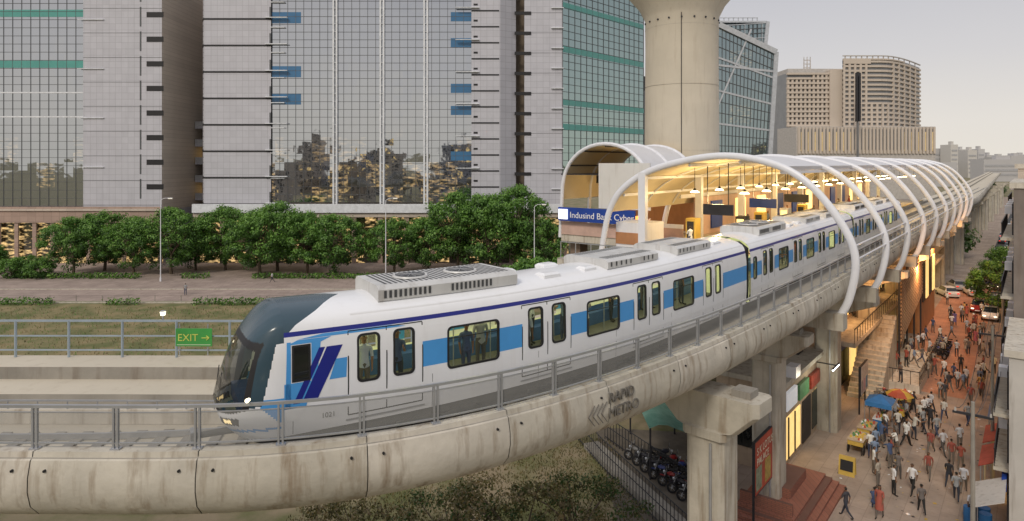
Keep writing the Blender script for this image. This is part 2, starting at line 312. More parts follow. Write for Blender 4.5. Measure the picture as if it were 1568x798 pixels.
def person_mesh(name,sw=.0,kb=(0,0),arm=(0,0),elb=(.2,.2),lean=0,female=False,crouch=0):
    V=[];Ed=[];Ra=[];B=[]
    def add(p,r,par=None,lab='shirt'):
        V.append(Vector(p)); Ra.append(r if isinstance(r,tuple) else (r,r)); i=len(V)-1
        if par is not None: Ed.append((par,i)); B.append((par,i,lab))
        return i
    pel=add((0,0,.95),(.145,.11)); L=lean
    wa=add((0,.02+L*.3,1.08),(.125,.10),pel); ch=add((0,.0+L*.7,1.28),(.16,.11),wa); nb=add((0,L,1.43),(.085,.07),ch)
    ne=add((0,L*1.05+.01,1.49),(.05,.052),nb,'skin'); h1=add((0,L*1.1+.025,1.55),(.065,.075),ne,'head'); h2=add((0,L*1.15+.02,1.63),(.078,.095),h1,'head'); h3=add((0,L*1.15+.01,1.70),(.06,.07),h2,'head')
    hc=V[h2].copy()
    ends=[]
    for k,sd in enumerate((-1,1)):
        a=sw*sd+crouch*1.5; kk=kb[k]+crouch*2.3
        hp=add((sd*.09,0,.88),(.092,.095),pel,'pants')
        kn=V[hp]+.42*Vector((sd*.03,math.sin(a),-math.cos(a))); k1=add(kn,.062,hp,'pants')
        mid=kn+.14*Vector((0,math.sin(a-kk),-math.cos(a-kk))); m1=add(mid,.056,k1,'pants')
        an=kn+.42*Vector((0,math.sin(a-kk),-math.cos(a-kk))); a1=add(an,.038,m1,'pants')
        he=add(an+Vector((0,.05,-.045)),(.04,.035),a1,'shoe'); add(an+Vector((sd*.01,.17,-.055)),(.04,.026),he,'shoe')
        sh=add((sd*.175,L*.85,1.40),(.062,.06),ch); b=arm[k]+lean*1.2; e=elb[k]
        el=V[sh]+.27*Vector((sd*.16,math.sin(b),-math.cos(b))); e1=add(el,.043,sh)
        wr=el+.25*Vector((-sd*.06,math.sin(b+e),-math.cos(b+e))); w1=add(wr,(.027,.024),e1,'skin')
        dr=(wr-el).normalized(); pa=add(wr+dr*.07,(.036,.02),w1,'skin'); ends.append((wr+dr*.07,dr,sd))
    me=bpy.data.meshes.new('tmp'); me.from_pydata(V,Ed,[]); o=bpy.data.objects.new('tmp',me); COL.objects.link(o)
    m=o.modifiers.new('s','SKIN'); m.use_smooth_shade=True
    for i,sv in enumerate(me.skin_vertices[0].data): sv.radius=Ra[i]; sv.use_root=(i==0)
    su=o.modifiers.new('u','SUBSURF'); su.levels=1; su.render_levels=1
    bpy.context.view_layer.update()
    ev=bpy.data.meshes.new_from_object(o.evaluated_get(bpy.context.evaluated_depsgraph_get())); bpy.data.objects.remove(o)
    mb=MB(); vs=[v.co.copy() for v in ev.vertices]; mb.v=[tuple(v) for v in vs]
    for p in ev.polygons:
        c=p.center; best=9;lab='shirt'
        for i,j,l in B:
            a,bb=V[i],V[j]; ab=bb-a; t=max(0,min(1,(c-a).dot(ab)/max(1e-9,ab.length_squared))); r=Ra[i][0]*(1-t)+Ra[j][0]*t
            q=(c-a-ab*t).length-r
            if q<best: best=q;lab=l
        if lab=='head':
            rel=c-hc; lab='hair' if (rel.z>.045 or (rel.y<.01 and rel.z>-.06)) else 'skin'
        mt={'shirt':sari_m if female else shirt_m,'pants':pant_m,'skin':skin_m,'hair':hair_m,'shoe':shoe_m}[lab]
        mb.f.append(tuple(p.vertices)); mb.m.append(mb.mi(mt))
    for pe,dr,sd in ends:
        side=Vector((0,1,0))-dr*dr.y; side.normalize(); nrm=dr.cross(side)
        for k,ln in enumerate((.062,.072,.068,.05)):
            b0=pe+side*(.026-.017*k); b1=b0+dr*ln*.55; b2=b1+(dr*.8-nrm*sd*.5).normalized()*ln*.45
            mb.cyl(b0,b1,.009,.008,skin_m,5); mb.cyl(b1,b2,.008,.006,skin_m,5)
        b0=pe-dr*.04+side*.03; mb.cyl(b0,b0+(side+dr*.8).normalized()*.055,.011,.008,skin_m,5)
    mb.cyl(hc+Vector((0,.088,.0)),hc+Vector((0,.112,-.03)),.008,.016,skin_m,5)
    for sd in (-1,1):
        mb.cyl(hc+Vector((sd*.078,0,.01)),hc+Vector((sd*.09,-.01,-.045)),.016,.01,skin_m,5); mb.cyl(hc+Vector((sd*.033,.08,.015)),hc+Vector((sd*.033,.095,.013)),.012,.009,eye_m,6)
    mb.cyl(hc+Vector((-.025,.088,-.055)),hc+Vector((.025,.088,-.055)),.006,.006,eye_m,5)
    if female:
        n=12; rr=[]
        for z,rx,ry in ((1.12,.14,.115),(.95,.17,.15),(.7,.19,.19),(.45,.2,.21)): rr.append([Vector((rx*math.cos(6.283*i/n)*(1+.05*(i%2)),ry*math.sin(6.283*i/n),z)) for i in range(n)])
        mb.rings(rr,sari_m,True); 
        mb.rings([[hc+Vector((.075*w*math.cos(3.14+3.14*i/6),-.03+.08*w*math.sin(3.14+3.14*i/6),z)) for i in range(7)] for z,w in ((.05,1),(-.1,1.1),(-.25,.8))],hair_m,False)
    mz=min(v[2] for v in mb.v); mb.v=[(v[0],v[1],v[2]-mz) for v in mb.v]
    return mb.mesh(name,True,60)
PM=[person_mesh('stand',.03,(0,0),(.05,-.05),(.15,.2)),
    person_mesh('walk_a',.42,(.45,.05),(.4,-.35),(.3,.5)),
    person_mesh('walk_b',-.38,(.05,.5),(-.35,.4),(.5,.25)),
    person_mesh('phone',.05,(.05,0),(.35,.1),(1.9,.2)),
    person_mesh('carry',.2,(.2,.1),(.3,.3),(1.2,1.3),.03),
    person_mesh('kurta_walk',.22,(.2,.05),(.2,-.2),(.4,.4),0,True),
    person_mesh('reach',.1,(.05,.1),(.9,.7),(.6,.8),.12),
    person_mesh('crouch',.02,(0,0),(.7,.6),(.9,.8),.15,False,1)]
def person(p,rot=None,k=None,parent=None,name='person',s=None):
    me=PM[k if k is not None else R.choice([0,0,1,1,2,2,3,4,0,1,2,5,6])]
    o=bpy.data.objects.new(name,me); COL.objects.link(o); o.location=p; o.rotation_euler=(0,0,R.uniform(0,6.28) if rot is None else rot)
    sc_=s or R.uniform(.95,1.04); o.scale=(sc_,)*3
    if parent: o.parent=parent
    return o

# ------------------------------------------------------------------ train
train=empty('metro_train')
def so(z): return .03*max(0,(13.2-z))/.5+.08*max(0,(z-14.3)/.75)**2
def P(s,y,z,far=False): return T.off(s,(2.8-y if far else y),z)
inter=M('train_interior',(.5,.5,.34),.6,0,.1,2,0,.5,(.75,.8,.36)); ceil_l=M('train_ceiling_light',(.9,.9,.7),.5,0,0,1,0,4.5,(1,.93,.5)); seatm=M('seat',(.05,.12,.3),.5); tfloor=M('train_floor',(.12,.12,.11))  # interior panels emit a little themselves, standing in for cabin light
und=M('underframe',(.09,.09,.09),.7,.1,.3,2); grille=M('roof_grille',(.06,.062,.065),.6); acm=M('ac_housing',(.60,.60,.59),.45,.1,.1,1.5,streak=.5,scol=(.26,.22,.18))
prof=[(so(15.03),15.03),(.12,15.17),(.24,15.3),(.42,15.41),(.75,15.5),(1.1,15.545),(1.4,15.56)]
prof=prof+[(2.8-y,z) for y,z in prof[::-1][1:]]
def ring_frame(mb,s0,s1,z0,z1,w,r,mat,proud=.012):
    def rr(a,b,c,d,r):
        o=[]
        for cx,cz,t0 in((b-r,d-r,0),(a+r,d-r,90),(a+r,c+r,180),(b-r,c+r,270)):
            for k in range(5): t=math.radians(t0+k*22.5); o.append((cx+r*math.cos(t),cz+r*math.sin(t)))
        return o
    A=rr(s0-w,s1+w,z0-w,z1+w,r+w); Bq=rr(s0+.02,s1-.02,z0+.02,z1-.02,r)
    mb.rings([[P(s,so(z)-proud*.3,z) for s,z in A],[P(s,so(z)-proud,z) for s,z in A],[P(s,so(z)-proud,z) for s,z in Bq],[P(s,so(z)+.05,z) for s,z in Bq]],mat,True)
def qd(mb,b0,b1,t0,t1,z0,z1,mat,proud=.004,n=6):
    for i in range(n):
        for j in range(n):
            pts=[]
            for a,b in((i,j),(i+1,j),(i+1,j+1),(i,j+1)):
                u,v=a/n,b/n; s=(b0+(b1-b0)*u)*(1-v)+(t0+(t1-t0)*u)*v; z=z0+(z1-z0)*v; pts.append(P(s,so(z)-proud,z))
            mb.poly(pts,mat)
def car(S,Ln,first=False,name='car'):
    doors=[S+1.5+5.15*k for k in range(4)]; wins=[(S+4.2+5.15*k,S+5.8+5.15*k) for k in range(3)]
    holes=[(a,b,13.56,14.62) for a,b in wins]
    for d in doors: holes+=[(d+.25,d+.77,13.64,14.76),(d+1.18,d+1.70,13.64,14.76)]
    if not first: holes.append((S+.35,S+.8,13.64,14.62))
    ss=set([S,S+Ln]+[h[0] for h in holes]+[h[1] for h in holes]+[d for d in doors]+[d+1.95 for d in doors]); ss|=set(frange(S,S+Ln,.5)); ss=sorted(ss)
    zs=sorted(set([12.62,12.9,13.2,13.56,13.64,13.72,14.38,14.5,14.62,14.76,14.92,15.03]))
    def cm(s,z):
        for a,b,c,d in holes:
            if a<s<b and c<z<d: return None
        if z>14.92: return navy
        ind=any(d<s<d+1.95 for d in doors)
        if 13.72<z<14.38 and not ind and s>S+(1.5 if first else .1): return blue
        return white
    for far_ in (False,True):
        mb=MB()
        for a,b in zip(ss[:-1],ss[1:]):
            for c,d in zip(zs[:-1],zs[1:]):
                m=cm((a+b)/2,(c+d)/2)
                if m: mb.poly([P(a,so(c),c,far_),P(b,so(c),c,far_),P(b,so(d),d,far_),P(a,so(d),d,far_)],m)
        if not far_:
            for a,b,c,d in holes:
                ring_frame(mb,a,b,c,d,.035,.1,black)
                mb.poly([P(a,.05,c),P(b,.05,c),P(b,.07,d),P(a,.07,d)],traing)
            for a,b in wins:
                mb.ob(P(a,.02,14.32),T.tan(a)*(b-a),(0,.01,0),(0,0,.025),black)
            for d in doors:
                for x in (0,.975,1.95): qd(mb,d+x-.014,d+x+.014,d+x-.014,d+x+.014,12.86,14.88,black,.006,3)
                qd(mb,d,d+1.95,d,d+1.95,14.88,14.905,black,.006,4); qd(mb,d,d+1.95,d,d+1.95,12.84,12.87,dark,.006,4)
                qd(mb,d-.06,d+2.01,d-.06,d+2.01,12.72,12.76,steel,.02,4)
            for x in frange(S+.2,S+Ln-.2,3.43): qd(mb,x-.006,x+.006,x-.006,x+.006,12.64,13.5,dark,.003,2)
        mb.obj(name+('_far_side' if far_ else '_near_side'),train,True,20)
    mb=MB()
    if first:
        send=[max(.12,1.62-.27*abs(j-6)**1.0) for j in range(len(prof))]
        rr=[]
        for i in range(11): rr.append([P(send[j]*i/10,y,z) for j,(y,z) in enumerate(prof)])
        for i in range(1,9): rr.append([P(send[j]+(2.4-send[j])*i/8,y,z) for j,(y,z) in enumerate(prof)])
        nb=len(rr)
        for s in frange(2.4,Ln,.4)[1:]: rr.append([P(s,y,z) for y,z in prof])
        mb.rings(rr,lambda i,j: slate if i<10 else white,False)
    else:
        mb.rings([[P(s,y,z) for y,z in prof] for s in frange(S,S+Ln,.4)],white,False)
    for y in (.2,2.6):
        mb.rings([[P(s,y+a,z) for a,z in((-.015,15.22),(.02,15.27),(.02,15.3),(-.015,15.27))] for s in frange(S+(1.6 if first else 0),S+Ln,.5)],white,True)
    mb.obj(name+'_roof',train,True,50)
    mb=MB()
    st=frange(S+.05,S+Ln-.05,.8)
    mb.rings([[P(s,.1,12.93),P(s,2.7,12.93)] for s in st],tfloor,False)
    mb.rings([[P(s,.1,14.98),P(s,2.7,14.98)] for s in st],inter,False)
    for y in (.8,2.0): mb.rings([[P(s,y-.1,14.95),P(s,y+.1,14.95)] for s in st],ceil_l,False)
    mb.rings([[P(s,2.66,13.0),P(s,2.66,13.62)] for s in st],inter,False)
    mb.rings([[P(s,2.66,14.6),P(s,2.66,14.95)] for s in st],inter,False)
    mb.rings([[P(s,2.35,12.95),P(s,2.35,13.4),P(s,2.62,13.42),P(s,2.62,13.58)] for s in st],seatm,False)
    for s in (S+(.9 if first else .02),S+Ln-.02): mb.poly([P(s,.08,12.6),P(s,2.72,12.6),P(s,2.6,15.1),P(s,1.4,15.5),P(s,.2,15.1)],inter)
    for k in frange(S+1,S+Ln-1,1.3): mb.cyl(P(k,1.0,12.95),P(k,1.0,14.95),.018,.018,steel,6)
    mb.rings([[P(s,y,z) for y,z in((.06,12.62),(.12,12.4),(2.68,12.4),(2.74,12.62))] for s in st],und,False)
    for s in (S+1.2,S+5.0 if not first else S+5.4,S+9.5,S+12.3,S+16.5):
        mb.ob(P(s,.25,12.2),T.tan(s)*1.6,T.off(s,2.3,0)-T.off(s,0,0),(0,0,.35),und)
    for s in (S+2.2,S+4.4,S+16.8,S+19):
        for y in (.55,2.15): mb.cyl(P(s,y,12.58),P(s,y+.12,12.58),.42,.42,dark,18)
    mb.obj(name+'_interior',train,False)
    mb=MB()
    for a,b,h,fan in ((2.4,6.8,.38,True),(10.9,14.1,.3,False),(15.6,18.6,.3,False)):
        a+=S;b+=S
        pr=[(.5,15.40),(.42,15.46),(.42,15.46+h*.72),(.55,15.46+h),(2.25,15.46+h),(2.38,15.46+h*.72),(2.38,15.46),(2.3,15.4)]
        mb.rings([[P(s,y,z) for y,z in pr] for s in frange(a,b,.5)],acm,True,True)
        for s in frange(a+.15,b-.45,.14 if fan else .3):
            if (s-a)%2.0<1.5: mb.ob(P(s,.405,15.52),T.tan(s)*.07,(0.0,.01,0),(0,0,h*.5),grille)
        zt=15.46+h+.004
        for s in frange(a+.25,b-.25,.15):
            for y0,y1 in ((.62,1.0),(1.85,2.2)) if not fan else ((.62,2.2),):
                mb.poly([P(s,y0,zt),P(s+.07,y0,zt),P(s+.07,y1,zt),P(s,y1,zt)],grille)
        if fan:
            for f in (.3,.68):
                c=P(a+(b-a)*f,1.4,zt+.01); mb.cyl(c,c+Vector((0,0,.04)),.5,.48,acm,24); mb.cyl(c+Vector((0,0,.042)),c+Vector((0,0,.046)),.42,.42,grille,24)
                for k in range(6):
                    an=k*math.pi/6; v=Vector((math.cos(an),math.sin(an),0)); mb.cyl(c-v*.42+Vector((0,0,.055)),c+v*.42+Vector((0,0,.055)),.01,.01,steel,4)
    for a,y,l,w in ((7.3,1.9,.7,.45),(8.0,.55,.7,.45),(9.3,1.9,.7,.45),(9.9,.6,.6,.4),(14.6,1.0,.5,.5),(19.3,.6,.8,.5),(19.3,1.8,.8,.5)):
        a+=S; mb.rings([[P(a+x,y+q,z) for x,q in((0,0),(l,0),(l,w),(0,w))] if z<15.6 else [P(a+x,y+q,z) for x,q in((.08,.08),(l-.08,.08),(l-.08,w-.08),(.08,w-.08))] for z in (15.45,15.54,15.6)],white,True,True)
    mb.obj(name+'_roof_units',train,True,30)
    for k in range(13 if first else 9):
        s=S+R.uniform(1.3,Ln-1); y=R.choice([.45,.6,.8,2.2,1.6]); p=P(s,y,12.94); person(p,k=R.choice([0,3,0,6]),parent=train,name='passenger',s=.98)
car(0,21.6,True,'cab_car'); car(22.15,21.4,False,'middle_car'); car(44.1,21.4,False,'end_car')
person(P(2.01,.42,12.94),3.6,0,train,'passenger',.98); person(P(2.94,.5,12.94),3.2,3,train,'passenger',.98); person(P(5.1,.6,12.94),3.6,0,train,'passenger',.9)
mb=MB()
for S in (21.6,43.55):
    for i in range(6):
        a=S+.02+i*.09; mb.rings([[P(a+q,y,z) for y,z in((.1,12.7),(.1,15.1),(.5,15.38),(2.3,15.38),(2.7,15.1),(2.7,12.7))] for q in (0,.05)],black,True,True)
mb.obj('gangway',train,False)
mb=MB()
t0=T.tan(0); n0=Vector((-t0.y,t0.x,0)); o0=T.off(0,1.4,0)
def F(f,y,z): return o0-t0*f+n0*y+Vector((0,0,z))
out=[(y-1.4,z) for y,z in prof]
full=out+[(1.4-so(z),z) for z in frange(14.95,12.62,.1)]+[(1.25,12.42)]+[(x,12.4) for x in frange(1.1,-1.1,.2)]+[(-1.25,12.42)]+[(-(1.4-so(z)),z) for z in frange(12.62,14.95,.1)]
fd=[]
for i,(a,b) in enumerate(full):
    c,d=full[(i+1)%len(full)]; n=max(1,int(math.hypot(c-a,d-b)/.04))
    for k in range(n): fd.append((a+(c-a)*k/n,b+(d-b)*k/n))
C=(0,13.75)
def Lz(z): 
    t=max(0,min(1,(z-13.15)/2.3)); return 1.42-.80*t**1.3-.22*max(0,(13.0-z)/.6)
NR=90
rings=[];RR=[math.sin(math.pi/2*i/NR) for i in range(NR+1)]
info=[]
for r in RR:
    rg=[];inf=[]
    for y,z in fd:
        yy=C[0]+(y-C[0])*r; zz=C[1]+(z-C[1])*r
        f=Lz(zz)*(max(0,1-r**3.0))**(1/2.0)
        rg.append(F(f,yy,zz)); inf.append((f,yy,zz))
    rings.append(rg); info.append(inf)
headl=M('headlamp',(1,.9,.6),.3,0,0,1,0,1.2,(1,.72,.3))
def nm(i,j):
    f,y,z=info[min(i+1,NR)][j]
    a=abs(y)
    if z>14.88-.10*(a/1.4)**2: return slate
    zb=13.2+.25*(max(0,a-.9)/.5)**2
    if z>zb:
        if a<1.18 and z<14.74-.15*(a/1.2)**4 and z>zb+.06: return windsh
        if f>.50-.34*(z-13.2)/1.6: return black if a<1.25 else slate
    if z<13.06 and z>12.98 and .84<a<1.02: return headl
    if z<13.1 and z>12.94 and .7<a<1.14: return black
    if z<12.85 and f>.05 and z>12.79: return blue
    if z<12.60: return und
    if 12.95<z<13.5 and f<.6 and f<(z-12.85)*1.0 : return blue
    return white
mb.rings(rings,nm,True)
mb.cyl(F(1.36,.15,13.25),F(1.22,.6,13.95),.012,.012,black,5); mb.cyl(F(1.36,-.55,13.25),F(1.22,-.1,13.95),.012,.012,black,5)
mb.cyl(F(.9,0,12.5),F(1.75,0,12.5),.09,.07,und,10)
mb.ob(F(1.75,-.2,12.35),n0*.4,-t0*.15,(0,0,.3),steel)
mb.ob(F(.9,-1.1,13.0),n0*2.2,t0*.4,(0,0,.35),seatm)
mb.poly([F(-.1,-1.2,13.0),F(-.1,1.2,13.0),F(-.1,1.2,15.0),F(-.1,-1.2,15.0)],inter)  # self-glowing panel added behind the windscreen as cab light
mb.obj('cab_nose',train,True,60)
mb=MB()
qd(mb,.17,.60,.17,.60,13.86,14.72,black,.01,4); qd(mb,.22,.55,.22,.55,13.91,14.67,windsh,.014,4)
qd(mb,.02,.15,.06,.15,13.2,14.8,blue); qd(mb,.62,.72,.62,.85,13.7,14.8,blue); qd(mb,.06,.85,.3,1.1,14.735,14.83,blue); 
qd(mb,.0,.5,.0,.62,13.25,13.84,blue,.004)
qd(mb,-.0,.3,.0,.5,12.95,13.25,white,.0045)
qd(mb,.40,.74,.98,1.36,13.35,14.6,navy,.008); qd(mb,.2,.36,.80,.94,13.35,14.6,navy,.006)
qd(mb,1.04,1.45,1.2,1.47,13.8,14.28,blue); qd(mb,.3,3.0,.9,2.6,14.84,14.915,blue,.004)
mb.obj('cab_livery',train,True,60)
text('fleet_number','1021',.17,P(.85,so(12.95)-.01,12.9),T.tan(.9),(0,0,1),M('number_grey',(.2,.2,.2)),train,.002)

# ------------------------------------------------------------------ station
stn=empty('metro_station')
raw=[(1.0,10.2),(.24,11.6),(-.1,13.8),(.54,15.65),(2.2,17.8),(4.3,19.0),(7.4,19.45),(11.27,18.75),(13.7,17.5),(14.95,15.8),(15.6,12.9)]
def catm(p,n=8):
    q=[p[0]]+p+[p[-1]]; o=[]
    for i in range(1,len(q)-2):
        for k in range(n):
            t=k/n; o.append(tuple(.5*((2*b)+(-a+c)*t+(2*a-5*b+4*c-d)*t*t+(-a+3*b-3*c+d)*t**3) for a,b,c,d in zip(q[i-1],q[i],q[i+1],q[i+2])))
    o.append(p[-1]); return o
arc=catm(raw)
fabric=M('canopy_sheet',(.66,.66,.68),.5,0,.05,.4,streak=.2,scol=(.42,.40,.37)); cream=M('canopy_lining',(.66,.57,.38),.6,0,.06,.5)
warm=M('pendant_lamp_glow',(1,.85,.5),.5,0,0,1,0,11,(1,.78,.4))
mb=MB()
skin_pts=[p for p in arc if (p[0]>3.5 and p[1]>15.6)]
def nrmoff(pts,k):
    o=[]
    for i,(a,b) in enumerate(pts):
        c=pts[max(0,i-1)]; d=pts[min(len(pts)-1,i+1)]; tx,tz=d[0]-c[0],d[1]-c[1]; l=math.hypot(tx,tz); o.append((a+tz/l*k,b-tx/l*k))
    return o
D1=84
ds=[i*3 for i in range(29)]
up=nrmoff(skin_pts,-.05) ; dn=nrmoff(skin_pts,.22)
mb.rings([[SW(d,w,z) for w,z in up] for d in ds],fabric,False)
mb.rings([[SW(d,w,z) for w,z in dn] for d in ds],cream,False)
for d in (0,D1):
    for i in range(len(up)-1): mb.poly([SW(d,*up[i]),SW(d,*up[i+1]),SW(d,*dn[i+1]),SW(d,*dn[i])],fabric)
mb.poly([SW(0,*up[0]),SW(D1,*up[0]),SW(D1,*dn[0]),SW(0,*dn[0])],wsteel)
mb.obj('canopy_roof',stn,True,50)
mb=MB()
ribd=[0+9.2*k for k in range(10)]
for d in ribd:
    n=10; rr=[]
    for i,(w,z) in enumerate(arc):
        c=arc[max(0,i-1)]; e=arc[min(len(arc)-1,i+1)]; tw,tz=e[0]-c[0],e[1]-c[1]; l=math.hypot(tw,tz); nw,nz=tz/l,-tw/l
        r=.21
        rr.append([SW(d+r*.75*math.cos(6.283*k/n),w+nw*r*math.sin(6.283*k/n),z+nz*r*math.sin(6.283*k/n)) for k in range(n)])
    mb.rings(rr,wsteel,True,True)
for d0 in frange(4.6,83,4.6): # thin intermediate purlin hoops under the lining
    mb.tube([SW(d0,w,z-.1) for w,z in dn[::3]],.06,wsteel,5)
for i in range(0,len(skin_pts),7):
    w,z=dn[i]; sbox(mb,.2,D1,w-.06,w+.06,z-.2,z-.02,wsteel)
for k in (16,19): 
    w,z=arc[k]; mb.tube([SW(0,w,z),SW(D1,w,z)],.05,wsteel,6)
mb.obj('canopy_ribs',stn,True,50)
mb=MB()
for d in frange(4,80,4.6):
    for w in (7.2,10.6):
        p=SW(d,w,17.0); mb.cyl(p,p+Vector((0,0,.12)),.32,.16,warm,12); mb.cyl(p+Vector((0,0,.12)),p+Vector((0,0,.3)),.16,.05,dark,10); mb.cyl(p+Vector((0,0,.16)),p+Vector((0,0,2.0)),.02,.02,dark,5)
mb.obj('pendant_lamps',stn)
cols_y=M('platform_yellow',(.55,.38,.08),.5); orange=M('orange_wall',(.42,.2,.09),.7,0,.15,.8,streak=.3); pinkw=M('pink_cladding',(.55,.38,.32),.6); adlit=M('lit_panel',(.9,.75,.35),.5,0,.2,1.5,0,1.5,(1,.7,.25)); bluesign=M('blue_sign',(.01,.05,.3),.4)
tilef=tiles('platform_floor',(.4,.36,.3),(.25,.22,.2),.6,.6,.5,.1,.02,False,0,-math.atan2(DD.y,DD.x))
mb=MB()
sbox(mb,-5,86,6.6,15.8,12.2,13.0,conc[1]); sbox(mb,-5,86,6.45,15.8,13.002,13.06,tilef); sbox(mb,-5,86,6.5,6.8,13.062,13.075,cols_y)
sbox(mb,-5,86,7,15.4,10.9,12.2,concd)
for d in ribd:
    sbox(mb,d-.2,d+.2,12.2,12.7,13.06,18.4,wsteel)
    sbox(mb,d-.5,d+.5,.4,16,10.0,10.9,conc[0])
sbox(mb,12,84,13.9,14.1,13.06,16.2,pinkw)
for d in frange(15,80,6): sbox(mb,d,d+2.4,13.75,13.88,13.5,15.8,adlit if R.random()<.6 else bluesign)
for d,w,m in ((5,11,cols_y),(9,8.9,dark),(14,9.2,cols_y),(20,9,wsteel),(26,9.2,cols_y)): sbox(mb,d,d+1.0,w,w+.7,13.06,15.1,m); sbox(mb,d-.01,d,w+.1,w+.6,13.6,14.9,dark if m is cols_y else adlit)
sbox(mb,1.5,4.0,12.9,15.3,13.06,14.9,wsteel); sbox(mb,1.44,1.5,12.9,15.3,13.4,14.2,orange)
for d,m in ((3,dark),(12,bluesign),(21,dark)):
    sbox(mb,d,d+.15,7.6,9.6,15.6,16.3,m)
    for w in (7.9,9.3): sbox(mb,d+.05,d+.1,w,w+.05,16.3,19.0,dark)
for w in frange(6.8,15.6,1.1): mb.cyl(SW(-4.9,w,13.06),SW(-4.9,w,14.1),.03,.03,steel,6)
sbox(mb,-4.93,-4.87,6.8,15.6,14.07,14.12,steel)
sbox(mb,10,40,14.3,14.5,16.2,16.5,wsteel)
mb.obj('platform',stn,False)
for k in range(26): person(SW(R.uniform(2,60),R.uniform(7.2,12.5),13.06),parent=stn,name='waiting_passenger')
arc2=[(15.9+8.4*(1-math.cos(t))/2,16.0+4.6*math.sin(t)**.8) for t in [math.pi*i/20 for i in range(21)]]
mb=MB()
mb.rings([[SW(d,w,z) for w,z in arc2] for d in (8,11,14,17)],fabric,False)
mb.rings([[SW(d,w,z-.12) for w,z in arc2] for d in (8.05,11,14,17)],cream,False)
for d in (8,12.5,17):
    pts=[SW(d,w,z) for w,z in arc2]; mb.tube(pts,.16,wsteel,8)
    mb.tube([SW(d,24.3,16),SW(d,24.5,12.6)],.16,wsteel,8)
for w in (18,20,22,23.5): mb.tube([SW(8,w,16.0+4.6*math.sin(math.acos(max(-1,min(1,1-2*(w-15.9)/8.4))))**.8-.2),SW(17,w,16.0+4.6*math.sin(math.acos(max(-1,min(1,1-2*(w-15.9)/8.4))))**.8-.2)],.07,dark,5)
sbox(mb,7.6,7.8,15.8,20.4,15.3,19.0,M('white_end_panel',(.66,.65,.62),.5,0,.05,.6,streak=.3,scol=(.4,.36,.3)))
sbox(mb,8,17,20.4,24.4,18.0,18.1,dark); sbox(mb,16.8,17,16,24.2,12.9,17.6,orange)
for w in (21,22,23): sbox(mb,12,12.1,w-.3,w+.3,17.2,17.9,dark)
sbox(mb,7.4,7.6,17.0,24.3,14.1,15.25,bluesign); sbox(mb,7.3,7.39,23.3,24.2,14.25,15.1,M('white_lit',(.9,.9,1),.5,0,0,1,0,1.0,(.8,.85,1)))
sbox(mb,8,17,15.9,24.4,12.3,12.9,conc[1]); sbox(mb,7.9,8.0,16,24.3,12.9,14.0,pinkw)
sbox(mb,9,10.2,23.1,24.1,0,14.2,M('brown_column',(.22,.16,.12),.7)); sbox(mb,14,15.4,18,19,0,12.3,conc[0])
sbox(mb,7.2,7.35,12.9,15.4,13.06,14.1,pinkw); sbox(mb,7.2,7.34,12.9,15.4,14.1,14.4,wsteel)
sbox(mb,6.6,7.1,15.8,16.5,12.9,14.9,M('lit_kiosk',(1,.4,.1),.5,0,.1,2,0,1.6,(1,.35,.06)))
mb.obj('entrance_canopy',stn,True,40)
text('station_name','Indusind Bank Cyber City',.72,SW(7.38,24.0-.9,14.4),-WW,(0,0,1),white,stn,.01)
py=SW(21.5,19.4); mb=MB(); n=48; rr=[]
for z,r in ((0,3.7),(20,3.55),(30,3.47),(33,3.5),(33.4,3.7),(34.2,4.1),(35.5,5.2),(37,6.5),(38.5,7.4),(42,8)): rr.append([py+Vector((r*math.cos(6.283*i/n),r*math.sin(6.283*i/n),z)) for i in range(n)])
mb.rings(rr,concl,True,True)
for k in range(10): 
    a=math.pi+k*.33; mb.cyl(py+Vector((3.42*math.cos(a),3.42*math.sin(a),32.6)),py+Vector((3.6*math.cos(a),3.6*math.sin(a),32.6)),.09,.09,dark,6)
mb.cyl(py+Vector((-.9,-3.46,15)),py+Vector((-.9,-3.42,33)),.035,.035,dark,5)
for z in (20.2,26.4,32.0): mb.rings([[py+Vector((q*math.cos(6.283*i/n),q*math.sin(6.283*i/n),zz)) for i in range(n)] for q,zz in ((3.4,z),(3.565-.005*(z-20),z),(3.565-.005*(z-20),z+.03),(3.4,z+.03))],conc[0],True)
mb.obj('concrete_pylon')
mb=MB()
for d in (-1.3,12,26,40,54,68,82,96):
    p=SW(d,4.0); pier('viaduct_pier',p.x,p.y,math.atan2(DD.y,DD.x),10.0,1.5,3.2 if d>0 else 2.2)
    if d>0: sbox(mb,d-.6,d+.6,10.6,11.8,0,10.9,conc[2])
litw=M('lit_shopfront',(.8,.6,.3),.5,0,.6,1.6,0,.95,(1,.64,.22)); glassy=glassmat('shop_glass',(.4,.45,.45),(.03,.03,.03),.5,.3,1.5,3,30)
shopw=M('shop_wall',(.42,.33,.24),.8,0,.15,.8,.1,streak=.4); brick=tiles('brick_red',(.30,.12,.08),(.16,.08,.06),.3,.1,.85,.2,.012,True,.5)
louv=M('louvre_slat',(.32,.2,.12),.7)
sbox(mb,16,80,5.2,12,0,9.6,shopw); sbox(mb,16,80,3.6,12.2,9.6,9.9,conc[0])
sbox(mb,16,78,3.0,5.2,5.0,5.35,conc[1])
for i,d in enumerate(frange(17,76,4)):
    sbox(mb,d,d+3.3,5.12,5.2,.3,3.2,litw if i%3!=1 else glassy); sbox(mb,d,d+3.3,5.0,5.2,3.3,4.3,[orange,bluesign,cols_y,wsteel,brick][i%5]); sbox(mb,d,d+3.3,5.12,5.2,5.8,9.0,litw if i%2 else glassy)
    for q in (0,1.1,2.2,3.3): sbox(mb,d+q-.04,d+q+.04,5.0,5.2,5.8,9.0,dark)
for d in frange(16,78,1.0): mb.cyl(SW(d,3.05,5.35),SW(d,3.05,6.4),.025,.025,dark,5)
